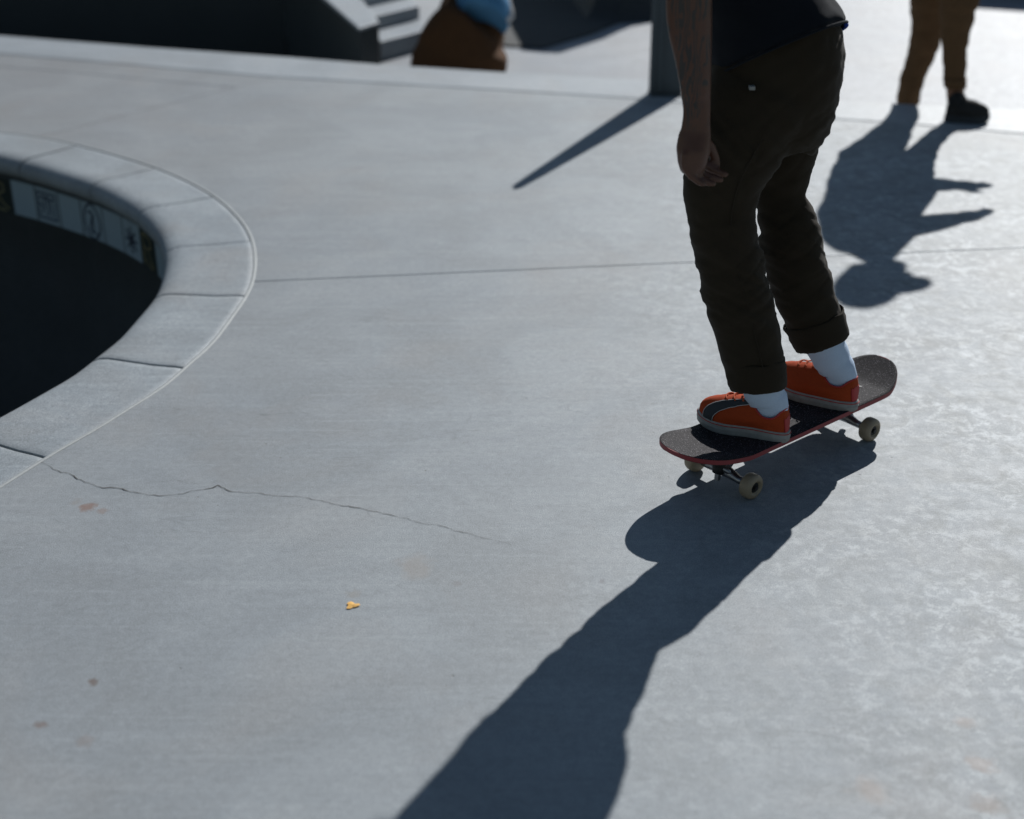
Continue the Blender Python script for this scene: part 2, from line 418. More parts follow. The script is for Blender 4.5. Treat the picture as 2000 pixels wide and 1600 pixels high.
polys = {
 'front': [(-300, J1(-300)), (300, J1(300)), (300, -300), (-300, -300)],
 'right': [inner_pt, (300, J1(300))] + [(300, 0)] [:0] + [(q.x, q.y) for q in reversed(JOIN) if q.x > j2top.x] + [(j2top.x, j2top.y), (j2in.x, j2in.y)],
}
j3far = j3r+j3d*200
left_join = [(q.x, q.y) for q in reversed(JOIN) if q.x < j2top.x]
# point on J2 closest to J3's right end
tt = (j3r-j2a).dot(j2d); j23 = j2a+j2d*tt
polys['left_strip'] = [(j23.x, j23.y), (j2top.x, j2top.y)]+left_join[:-1]+[(-280, lerpx(JOIN, -280).y), (-280, lerpx(JOIN, -280).y-.35)]
polys['left_strip'][-1] = (-280, (lerpx(JOIN, -280).y-.3))
# J3 runs almost parallel to the join line
polys['left'] = [(j2in.x, j2in.y), (j23.x, j23.y), (-280, lerpx(JOIN, -280).y-.3), (-300, J1(-300)), inner_pt]
for (k, c) in (('right', polys['right']),):
    pass
def inset(poly, d):
    n = len(poly); A2 = sum(poly[i][0]*poly[(i+1) % n][1]-poly[(i+1) % n][0]*poly[i][1] for i in range(n)); sg = 1 if A2 > 0 else -1
    out = []
    for i in range(n):
        a, b, c = V((*poly[i-1][:2], 0)), V((*poly[i][:2], 0)), V((*poly[(i+1) % n][:2], 0))
        t1, t2 = (b-a).normalized(), (c-b).normalized(); n1 = V((-t1.y, t1.x, 0))*sg; n2 = V((-t2.y, t2.x, 0))*sg
        m = (n1+n2).normalized(); q = b+m*d/max(.35, m.dot(n1)); out.append((q.x, q.y))
    return out
cut = MB(); cut.prism([(p+INW[i]*.004)[:2] for i, p in enumerate(rim)], -.5, .5)
cutter = cut.build('cutter', M['deck'])
for key, poly in polys.items():
    mb = MB(); mb.prism(inset(poly, .0022), -.12, 0)
    o = mb.build('slab', M['deck'], None, smooth=False)
    b = o.modifiers.new('c', 'BOOLEAN'); b.operation = 'DIFFERENCE'; b.object = cutter; b.solver = 'EXACT'
    apply_mods(o); o.data.materials.clear(); o.data.materials.append(M['deck'])
    bevel(o, .0015, 1, 40); par(o, deck)
bpy.data.objects.remove(cutter)
# edging strip along the drop, cast in lengths
cuts = [-300, -60, -12, -3.4, 1.2, 5.5, 12, 60, 300]
def seg_of(line, a, b):
    a = max(a, line[0].x+.01); b = min(b, line[-1].x-.01)
    return [lerpx(line, a)]+[q for q in line if a+.01 < q.x < b-.01]+[lerpx(line, b)]
for a, b in zip(cuts, cuts[1:]):
    up = seg_of(EDGE, a, b); lo = seg_of(JOIN, a, b)
    mb = MB(); mb.prism([(q.x, q.y) for q in lo]+[(q.x, q.y) for q in reversed(up)], -.30, .003)
    o = mb.build('edging_slab', M['edging'], deck, smooth=False); bevel(o, .008, 2, 40)

# cracks: shallow dark fissures, alike pieces
def crack(pts_px, wmax=.0032):
    pts = []
    for (a, b) in zip(pts_px, pts_px[1:]):
        A, B = P(*a), P(*b); k = max(2, int((B-A).length/.006))
        for s in range(k): pts.append(A.lerp(B, s/k))
    pts.append(P(*pts_px[-1]))
    vs, fs = [], []
    for i, p in enumerate(pts):
        t = (pts[min(i+1, len(pts)-1)]-pts[max(i-1, 0)]).normalized(); n = V((-t.y, t.x, 0))
        j = noise.noise(p*28)*.007+noise.noise(p*75)*.004+noise.noise(p*230)*.0022
        fr_ = i/len(pts); wd = wmax*(.25+1.5*abs(noise.noise(p*24)))*(1-.55*fr_)*(min(1, min(i, len(pts)-1-i)/16)+.1)
        q = p+n*j; vs += [q+n*wd/2+V((0, 0, .0012)), q-n*wd/2+V((0, 0, .0012))]
    fs = [(2*i, 2*i+1, 2*i+3, 2*i+2) for i in range(len(pts)-1)]
    mesh_obj('crack', vs, fs, M['crack'], deck, False)
crack([(72, 901), (95, 908), (108, 917), (145, 930), (165, 943), (200, 953), (230, 953), (262, 962), (310, 969), (350, 966), (395, 957), (425, 949), (450, 962), (505, 963), (550, 970), (600, 973), (650, 984), (700, 993), (760, 1005), (800, 1016), (850, 1026), (905, 1040), (960, 1055), (1025, 1071)])
crack([(258, 955), (290, 943), (340, 938), (375, 945), (390, 950), (425, 949)], .0011)
crack([(368, 727), (410, 731), (450, 733)], .0009)
crack([(272, 792), (320, 798), (380, 801), (430, 800)], .0009)
crack([(310, 788), (340, 784), (380, 783)], .0007)
crack([(440, 820), (520, 838), (560, 835)], .0006)

# coping blocks
jp = [nearest(P(*q)) for q in [(93, 895), (366, 717), (480, 580), (494, 470), (418, 382), (306, 328), (148, 282)]]
step = .51/RT*NB
joints = list(jp); k = jp[-1]+step
if jp[1] < jp[0]: raise RuntimeError('curve order')
while k < jp[0]+NB-step*.6: joints.append(int(round(k))); k += step
PROF = [(.0065, -.085), (.0065, -.002), (.009, .0), (.03, .001), (.10, -.001), (.19, .002), (.235, .003), (.262, -.001), (.283, -.011), (.296, -.027), (.300, -.046), (.292, -.066), (.272, -.079), (.245, -.085)]
for a, b in zip(joints, joints[1:]+[joints[0]+NB]):
    mb = MB(); rings = []; dz = random.uniform(-.0015, .0015)
    tl = radians(random.uniform(-.25, .25))
    n = b-a
    idx = [a+.11]+[a+i for i in range(1, n)]+[b-.11]
    for q in idx:
        i0 = int(math.floor(q)); f = q-i0
        rings.append([off(i0, d, z+dz+d*tl).lerp(off(i0+1, d, z+dz+d*tl), f) for d, z in PROF])
    mb.loft(rings); o = mb.build('coping_block', M['coping'], deck); 
    for pl in o.data.polygons:
        if len(pl.vertices) > 4: pl.use_smooth = False
    bevel(o, .0022, 2, 60)
# caulk line between coping and slab
rings = []
mb = MB()
for i in range(NB):
    n1 = noise.noise(rim[i]*20)*.0012; hz = .0012+.0012*noise.noise(rim[i]*9)
    rings.append([off(i, -.0022+n1, -.03), off(i, -.002+n1, .0004), off(i, .0, hz*.6+.0012), off(i, .0045, hz*.5+.0020), off(i, .0080+n1, .0016), off(i, .0085+n1, -.03)])
n = 6; vs = [v for r in rings for v in r]; fs = []
for i in range(NB):
    for j in range(n-1):
        a = i*n+j; b = ((i+1) % NB)*n+j; fs.append((a, a+1, b+1, b))
o = mesh_obj('caulk_joint', vs, fs, M['caulk'], deck)
bm = bmesh.new(); bm.from_mesh(o.data); bmesh.ops.recalc_face_normals(bm, faces=bm.faces); bm.to_mesh(o.data); bm.free()

# the pool shell
prof = [(.245, -.06), (.245, -.095), (.252, -.097), (.252, -.27), (.245, -.275), (.245, -.5)]
rings = [[off(i, d, z) for i in range(0, NB, 2)] for d, z in prof]
base = rings[-1]; R = 1.55
for k in range(1, 13):
    a = k/12*pi/2; sh = R*(1-cos(a)); z = -.5-R*sin(a)
    rings.append([V((cen.x+(p.x-cen.x)*max(.2, 1-sh/(V((p.x-cen.x, p.y-cen.y, 0)).length)), cen.y+(p.y-cen.y)*max(.2, 1-sh/(V((p.x-cen.x, p.y-cen.y, 0)).length)), z)) for p in base])
m = len(base); vs = [v for r in rings for v in r]+[V((cen.x, cen.y, -.5-R-.04))]
fs = [(i*m+j, i*m+(j+1) % m, (i+1)*m+(j+1) % m, (i+1)*m+j) for i in range(len(rings)-1) for j in range(m)]
c0 = (len(rings)-1)*m; fs += [(c0+j, c0+(j+1) % m, len(vs)-1) for j in range(m)]
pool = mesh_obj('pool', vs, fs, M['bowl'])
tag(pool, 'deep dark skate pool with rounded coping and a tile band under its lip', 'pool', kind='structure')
# tile band
wall_pts, WT = resample_closed([off(i, .250) for i in range(NB)], 960)
def px_of(p):
    q = p-V((0, 0, CAM_H)); zc = q.y*cos(PITCH)-q.z*sin(PITCH); return 1000+FPX*q.x/zc, 800-FPX*(q.y*sin(PITCH)+q.z*cos(PITCH))/zc
cand = [(i, px_of(p+V((0, 0, -.1)))) for i, p in enumerate(wall_pts) if p.y > 4.3 and p.x > -2.6]
start = min(cand, key=lambda c: abs(c[1][0]-18))[0]
nt_ = round(WT/.148); per = 960/nt_
def strokes(name, parent, o0, r, u, nn, lines, wd, mat):
    mb = MB()
    for ln in lines:
        for a, b in zip(ln, ln[1:]):
            A = V((a[0], a[1], 0)); B = V((b[0], b[1], 0)); d = (B-A).normalized(); s = V((-d.y, d.x, 0))*wd/2
            quad = [A+s-d*wd*.3, A-s-d*wd*.3, B-s+d*wd*.3, B+s+d*wd*.3]
            base_ = [o0+r*q.x+u*q.y+nn*.0005 for q in quad]; top = [q+nn*.0008 for q in base_]
            mb.loft([base_, top])
    return mb.build(name, mat, parent, smooth=False)
circ = [(.052*cos(2*pi*k/20), .070*sin(2*pi*k/20)) for k in range(21)]
GL = {
 1: [[(-.055, -.05), (.055, -.05), (.055, .055), (-.055, .055), (-.055, -.05)], [(-.04, .03), (-.025, .042), (-.01, .03), (.005, .042), (.022, .030), (.042, .036)], [(-.016, .03), (-.02, -.012), (-.034, -.03)], [(.006, .03), (.006, -.02), (-.004, -.036)], [(.026, .03), (.028, -.036)], [(-.045, .01), (-.03, -.005)]],
 3: [circ, [(-.024, .034), (.0, .040), (.012, .022), (-.004, .006), (-.02, -.03), (-.004, -.044), (.006, -.03), (.004, .03)], [(.008, -.042), (.034, -.048)]],
 5: [[(-.045, .0), (.045, .0)], [(0, -.05), (0, .05)], [(-.034, .034), (.034, -.034)], [(-.034, -.034), (.034, .034)]],
}
CURL = [[(-.05, .05), (-.02, .062), (.03, .05), (.035, .02), (0, .005), (-.03, .01)], [(0, .0), (.02, -.03), (.05, -.055)], [(-.05, -.02), (-.02, -.05), (.03, -.065)], [(-.035, .06), (-.04, -.06)]]
for k in range(nt_):
    a = start+per*(k-7*4)                               # direction of travel checked below
    def wp(q):
        i0 = int(math.floor(q)) % 960; return wall_pts[i0].lerp(wall_pts[(i0+1) % 960], q-math.floor(q))
    sgn = -1                                            # tiles counted clockwise, as they read from the deck
    A = wp(start+sgn*per*k+.6*-sgn*-1*0+sgn*.35); B = wp(start+sgn*per*(k+1)-sgn*.35)
    r = (B-A).normalized(); nn = V((r.y, -r.x, 0)); c = (A+B)/2
    if nn.dot(cen-c) < 0: nn = -nn
    u = V((0, 0, 1)); dark = (k % 7 == 6) if k < 50 else (k % 7 == 6)
    dark = dark or k == nt_-1
    h = .0725; cz = c+V((0, 0, -.1775)); wd = (B-A).length/2
    mb = MB()
    f = [cz+r*x+u*z for x, z in ((-wd, -h), (wd, -h), (wd, h), (-wd, h))]
    jit = random.uniform(0, .0008)
    mb.loft([[q-nn*.004 for q in f], [q+nn*(.0035+jit) for q in f], [cz+(q-cz)*.97+nn*(.005+jit) for q in f]])
    t_ = mb.build('tile', M['tile_dark'] if dark else M['tile_light'], pool, smooth=False)
    fr = cz+nn*(.005+jit)
    rr = r if V((0, 0, 1)).cross(nn).dot(r) > 0 else -r
    if dark and k < 30: strokes('tile_print', t_, fr, rr, u, nn, CURL, .006, M['tile_gold'])
    elif k % 7 in GL and k < 30: strokes('tile_print', t_, fr, rr, u, nn, GL[k % 7], .008 if k % 7 != 5 else .010, M['tile_mark'])
    elif k == nt_-1: strokes('tile_print', t_, fr, rr, u, nn, CURL, .006, M['tile_gold'])

# ------------------------------------------------------------------ beyond the edge
lz = Z0
Hout = [V((-.66, 7.17, 0)), V((-.815, 7.72, 0)), V((-1.12, 8.62, 0)), V((-2.3, 12.3, 0))]
edgeR = [(q.x, q.y) for q in EDGE if q.x > -.66]
ground_poly = [(-.66, lerpx(EDGE, -.66).y)]+edgeR[:-1]+[(280, lerpx(EDGE, 280).y if EDGE[-1].x > 280 else EDGE[-1].y), (280, 600), (-60, 600), (-2.3, 12.3), (-1.12, 8.62), (-.815, 7.72)]
mb = MB(); mb.prism([(x, y+.002) for x, y in ground_poly], lz-.3, lz)
lower = mb.build('ground', M['lower'], None, False); tag(lower, 'lower concrete ground beyond the deck edge', 'ground', kind='structure')
# sunken shaded pit on the left
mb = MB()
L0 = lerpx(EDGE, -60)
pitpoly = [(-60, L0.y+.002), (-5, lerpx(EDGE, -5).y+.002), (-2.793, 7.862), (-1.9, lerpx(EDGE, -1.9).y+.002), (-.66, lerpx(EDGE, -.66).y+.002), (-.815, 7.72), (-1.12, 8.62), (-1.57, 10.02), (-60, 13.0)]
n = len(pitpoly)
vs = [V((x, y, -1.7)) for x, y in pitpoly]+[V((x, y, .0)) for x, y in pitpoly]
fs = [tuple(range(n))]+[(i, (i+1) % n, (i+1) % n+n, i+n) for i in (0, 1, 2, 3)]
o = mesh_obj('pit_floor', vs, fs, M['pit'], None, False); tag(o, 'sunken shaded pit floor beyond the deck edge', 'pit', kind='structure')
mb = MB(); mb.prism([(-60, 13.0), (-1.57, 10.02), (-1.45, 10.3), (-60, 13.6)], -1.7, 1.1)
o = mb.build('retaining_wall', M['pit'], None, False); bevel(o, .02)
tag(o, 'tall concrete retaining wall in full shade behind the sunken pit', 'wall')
# low ledge wall beside the steps
hb = MB()
oA, oB = V((-.815, 7.72, 0)), V((-1.12, 8.62, 0)); iA = V((-.727, 7.885, 0)); iB = V((-.905, 8.62, 0))
zt = .05; oC = oA+(oB-oA)*2.4; iC = iA+(iB-iA)*2.6
def quad_prism(mb, pts, zb, zts):
    n = len(pts); vs = [V((p.x, p.y, zb)) for p in pts]+[V((p.x, p.y, z)) for p, z in zip(pts, zts)]
    mb.add(vs, [tuple(reversed(range(n))), tuple(range(n, 2*n))]+[(i, (i+1) % n, (i+1) % n+n, i+n) for i in range(n)])
quad_prism(hb, [oA, iA, iC, oC], -1.7, [zt, zt, zt+.02, zt+.02])
o = hb.build('ledge_wall', M['pit'], None, False); bevel(o, .008); ledge = o  # shade of the side faces put into a darker wall colour
tag(o, 'narrow concrete ledge wall with a sunlit top beside the low steps', 'ledge')
hc_ = MB(); g_ = .004; quad_prism(hc_, [oA+V((-g_, -g_, 0)), iA+V((g_, -g_, 0)), iC+V((g_, g_, 0)), oC+V((-g_, g_, 0))], zt+.0005, [zt+.02, zt+.02, zt+.042, zt+.042])
o = hc_.build('cap', M['edging'], None, False); bevel(o, .006); par(o, ledge)  # added paler top piece, sunlit tone of the ledge put into its colour
st = tag(empty('steps', (-.73, 7.95, lz)), 'short flight of low skewed concrete steps beside the ledge wall', 'steps')
hdir = (iB-iA).normalized(); ud = V((.59, .807, 0))
for k in range(5):
    z1 = -.13+.078*(k+1)
    s0 = V((-.728, 7.955, 0))+hdir*(.30*k); s1 = s0+ud*(.415+.01*k)
    e0 = s0+hdir*(.30 if k < 4 else .9); e1 = s1+hdir*(.30 if k < 4 else .9)
    mb = MB(); quad_prism(mb, [s0+hdir*.001, s1+hdir*.001, e1, e0], lz-.02, [z1]*4)
    o = mb.build('step', M['edging'], st, False); bevel(o, .006)
# quarter pipe whose shadow falls on the lower ground
HT = 1.05; kk = (HT-lz)/tan(EL); ofs = V((sin(AZ)*kk, cos(AZ)*kk, 0))
Sp = [P(q[0], q[1], lz) for q in [(985, 116), (1030, 120), (1060, 121), (1150, 92), (1200, 68), (1270, 40)]]
Tp = [q+ofs for q in Sp]; ex = (Tp[-1]-Tp[-2]).normalized()
Tp.append(Tp[-1]+ex*6)
back = [Tp[-1]+V((0, 4, 0)), V((Tp[0].x-1.0, Tp[-1].y+4, 0))]
mb = MB(); prof2 = [(1.42, 0), (1.1, .025), (.8, .08), (.5, .18), (.27, .32), (.12, .5), (.03, .75), (0, .93), (0, 1)]
# transition face below the lip, lip vertical at the top
rings = []
for d, hf in reversed(prof2):
    ring = []
    for i, p in enumerate(Tp):
        t = (Tp[min(i+1, len(Tp)-1)]-Tp[max(i-1, 0)]).normalized(); nn = V((t.y, -t.x, 0))
        ring.append(p+nn*d*1.0+V((0, 0, lz-.01+(HT-lz+.01)*hf)))
    for q in back: ring.append(q+V((0, 0, lz-.01+(HT-lz+.01)*hf)))
    rings.append(ring)
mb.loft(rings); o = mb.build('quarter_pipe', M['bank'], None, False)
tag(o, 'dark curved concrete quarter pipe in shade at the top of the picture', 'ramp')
shade_poly = [P(q[0], q[1], lz) for q in [(984, 92), (1060, 96), (1150, 70), (1200, 50), (1300, 8), (1300, -60), (984, -60)]]  # added dark sheet on the ground, deepening the quarter pipe's shadow by colour
mb = MB(); mb.prism([q[:2] for q in shade_poly], lz+.003, lz+.012)
shade_ob = mb.build('shade_patch', M['bank'], None, False); par(shade_ob, o)
# long low block at the far right
a, b_ = P(1870, 15, lz), P(2000, 24, lz); kk = (.42)/tan(EL); of2 = V((sin(AZ)*kk, cos(AZ)*kk, 0))
d = (b_-a).normalized(); A_ = a+of2; B_ = a+d*7+of2; up_ = V((.15, .99, 0))
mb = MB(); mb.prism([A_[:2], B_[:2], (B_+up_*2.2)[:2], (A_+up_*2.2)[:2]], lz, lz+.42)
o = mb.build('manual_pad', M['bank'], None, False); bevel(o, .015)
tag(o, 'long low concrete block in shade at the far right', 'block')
# tapered post
pb = P(1268, 187); X0 = pb.x; Y0 = pb.y
mb = MB(); hp = 1.05
def prow(z, wr): return [V((X0, Y0, z)), V((X0+wr, Y0-.01, z)), V((X0+wr, Y0+.045, z)), V((X0, Y0+.05, z))]
mb.loft([prow(.003, .155), prow(.3, .122), prow(.6, .085), prow(.9, .045), prow(1.03, .026), prow(1.05, .014)])
post = mb.build('post', M['steel'], None, False); bevel(post, .006)
tag(post, 'grey blue tapered steel post standing on the deck edging behind the skater', 'post')
mb = MB(); mb.prism([(X0-.0, Y0-.03), (X0+.19, Y0-.04), (X0+.19, Y0+.08), (X0-.0, Y0+.07)], .003, .011)
mb.build('base_plate', M['steel'], post, False)
mb = MB()
mb.loft([[V((X0+.035, Y0-.016, .02)), V((X0+.055, Y0-.016, .02)), V((X0+.055, Y0+.0, .02)), V((X0+.035, Y0+.0, .02))], [V((X0+.03, Y0-.018, .8)), V((X0+.045, Y0-.018, .8)), V((X0+.045, Y0, .8)), V((X0+.03, Y0, .8))]])
mb.build('rib', M['steel'], post, False)
# fallen leaf
lf = P(688, 1183, .0006); mb = MB(); pts = []
for k in range(14):
    a = 2*pi*k/14; r_ = .011*(1+.35*cos(3*a)+.15*sin(5*a)); pts.append(lf+V((r_*cos(a)*1.1, r_*sin(a), .0008+.001*abs(cos(a)))))
mb.add(pts+[lf+V((0, 0, .003))], [(i, (i+1) % 14, 14) for i in range(14)])
leafm = simple('dry_leaf', (.75, .42, .10), .7, .2, 90)
o = mb.build('leaf', leafm, None, False); tag(o, 'tiny dry yellow leaf lying on the concrete deck', 'leaf')

# ------------------------------------------------------------------ skateboard
A, B, C = P(1473, 966), P(1350, 923), P(1697, 852)
ax = (C-A).normalized(); ax.rotate(Matrix.Rotation(radians(-1.2), 3, 'Z')); lat = V((-ax.y, ax.x, 0))                      # lat points away from the camera side
track = .168; wb = .435
tailc = (A+B)/2; nosec = tailc+ax*wb
WR = .0295; DT = .110                                               # wheel radius, deck top
midc = (tailc+nosec)/2
board = tag(empty('skateboard', midc), 'black gripped skateboard with red ply edge under the orange shoes', 'skateboard')
def dz(s):                                                          # kick height along the board
    a = abs(s); k0, k_ = (.225, .34) if s < 0 else (.278, .80)
    return 0 if a < k0 else (a-k0)**1.25*k_
LT, LN = .394, .368
def outline(s):
    a = abs(s); hw = .0925; Lh, tl, e1, e2 = (LT, .110, 2.3, 2.1) if s < 0 else (LN, .125, 2.1, 2.2)
    if a > Lh-tl:
        q = min(1, (a-(Lh-tl))/tl); return hw*max(0, 1-q**e1)**(1/e2)
    return hw
NS = 72; S = [(-LT+(LT+LN)*(.5-.5*cos(pi*k/NS))) for k in range(NS+1)]
def deckpt(s, v, top):
    hw = outline(s); y = v*hw; conc = .0055*(v*hw/.103)**2 if True else 0
    return midc+ax*s+lat*y+V((0, 0, DT+dz(s)+conc-(0 if top else .0105)))
VN = 12
def sheet(top, inset=1.0, lift=0):
    return [[deckpt(s*inset, (-1+2*j/VN)*inset, top)+V((0, 0, lift)) for j in range(VN+1)] for s in S]
def skin_solid(name, T, Bm, mat, parent):
    rows = len(T); cols = len(T[0]); vs = [v for r in T for v in r]+[v for r in Bm for v in r]; o_ = rows*cols; fs = []
    for i in range(rows-1):
        for j in range(cols-1):
            a = i*cols+j; fs.append((a, a+cols, a+cols+1, a+1)); fs.append((o_+a, o_+a+1, o_+a+cols+1, o_+a+cols))
        a = i*cols; fs.append((a, o_+a, o_+a+cols, a+cols)); a = i*cols+cols-1; fs.append((a, a+cols, o_+a+cols, o_+a))
    mb = MB(); mb.add(vs, fs); ob = mb.build(name, mat, parent)
    bm = bmesh.new(); bm.from_mesh(ob.data); bmesh.ops.remove_doubles(bm, verts=bm.verts, dist=1e-5); bmesh.ops.recalc_face_normals(bm, faces=bm.faces); bm.to_mesh(ob.data); bm.free()
    for p in ob.data.polygons: p.use_smooth = abs(p.normal.z) > .5
    return ob
dk = skin_solid('deck_board', sheet(True), sheet(False), M['ply'], board)
skin_solid('grip_tape', sheet(True, .992, .0009), sheet(True, .992, .0002), M['grip'], dk)
skin_solid('underside', sheet(False, .99, -.0002), sheet(False, .99, -.0009), M['under'], dk)
def cyl(mb, a, b, r, n=20, prof=None):
    a, b = V(a), V(b); t = (b-a).normalized(); u_ = V((0, 0, 1)) if abs(t.z) < .9 else V((1, 0, 0)); x = u_.cross(t).normalized(); y = t.cross(x)
    prof = prof or [(0, r), (1, r)]
    mb.loft([[a.lerp(b, q)+(x*cos(2*pi*j/n)+y*sin(2*pi*j/n))*rr_ for j in range(n)] for q, rr_ in prof])
for ci, c in enumerate((tailc, nosec)):
    sgn = 1 if ci == 0 else -1
    zc = WR; tr = empty('truck', c); par(tr, board)
    tr.location = c; tr.matrix_parent_inverse = Matrix.Translation(-V(board.location))
    def up(p): return c+p
    # hanger: tapered body round the axle
    mb = MB(); mb.tube([c+lat*s+V((0, 0, zc+h)) for s, h in ((-.062, 0), (-.045, .001), (-.02, .006), (0, .010), (.02, .006), (.045, .001), (.062, 0))], [.0085, .0095, .013, .017, .013, .0095, .0085], 12)
    mb.tube([c+V((0, 0, zc+.010)), c+ax*(sgn*.022)+V((0, 0, zc+.022)), c+ax*(sgn*.034)+V((0, 0, zc+.034))], [.014, .011, .008], 10)
    mb.tube([c+lat*-.035+V((0, 0, zc+.004)), c+ax*(-sgn*.018)+V((0, 0, zc+.026)), c+lat*.035+V((0, 0, zc+.004))], [.006, .008, .006], 8)
    ob = mb.build('hanger', M['alu'], None); ob.parent = tr; ob.matrix_parent_inverse = Matrix.Translation(-c)
    mb = MB(); q = ax*(sgn*.0)
    bp = [c+ax*x+lat*y for x, y in ((-.040, -.027), (.040, -.027), (.040, .027), (-.040, .027))]
    mb.prism([p[:2] for p in bp], DT-.0195, DT-.0113)
    bp2 = [c+ax*x+lat*y for x, y in ((-.026, -.018), (.026, -.018), (.026, .018), (-.026, .018))]
    mb.prism([p[:2] for p in bp2], DT-.034, DT-.0195)
    ob = mb.build('base_plate', M['alu'], None, False); bevel(ob, .003); ob.parent = tr; ob.matrix_parent_inverse = Matrix.Translation(-c)
    mb = MB(); cyl(mb, c-ax*(sgn*.012)+V((0, 0, DT-.030)), c-ax*(sgn*.017)+V((0, 0, zc+.004)), .0135, 14, [(0, .012), (.1, .0145), (.45, .0145), (.5, .011), (.55, .0145), (.95, .0145), (1, .009)])
    ob = mb.build('bushing', M['black'], None); ob.parent = tr; ob.matrix_parent_inverse = Matrix.Translation(-c)
    mb = MB(); cyl(mb, c-ax*(sgn*.017)+V((0, 0, zc+.006)), c-ax*(sgn*.019)+V((0, 0, zc-.012)), .008, 6)
    ob = mb.build('kingpin', M['bolt'], None, False); ob.parent = tr; ob.matrix_parent_inverse = Matrix.Translation(-c)
    mb = MB(); cyl(mb, c-lat*.100+V((0, 0, zc)), c+lat*.100+V((0, 0, zc)), .004, 12)
    ob = mb.build('axle', M['bolt'], None); ob.parent = tr; ob.matrix_parent_inverse = Matrix.Translation(-c)
    for s in (-1, 1):
        wc = c+lat*(s*.084)+V((0, 0, zc)); L = .0165
        mb = MB(); n = 40; x = ax; y = V((0, 0, 1)); nn = lat*s
        pr = [(-L, .013), (-L, .018), (-L+.001, .022), (-L+.005, .0275), (-L+.009, WR), (L-.009, WR), (L-.004, .0272), (L, .0205), (L+.0003, .0175), (L-.001, .0155), (L-.006, .0135), (L-.006, .0125)]
        mb.loft([[wc+nn*q+(x*cos(2*pi*j/n)+y*sin(2*pi*j/n))*r_ for j in range(n)] for q, r_ in pr])
        wo_ = mb.build('wheel', M['wheel'], board)
        mb = MB(); cyl(mb, wc+nn*(L-.0062), wc+nn*(L-.0048), .0125, 24, [(0, .0125), (1, .0122)]); cyl(mb, wc+nn*(L-.0048), wc+nn*(L+.001), .006, 6)
        mb.build('bearing', M['core'], wo_, False)
    for x_ in (-.033, .033):
        for y_ in (-.021, .021):
            p = c+ax*x_+lat*y_+V((0, 0, DT+.0012+.0055*(y_/.103)**2+dz((c+ax*x_-midc).dot(ax))))
            mb = MB(); cyl(mb, p, p+V((0, 0, .0008)), .0045, 10); mb.build('bolt', M['black'], dk, False)

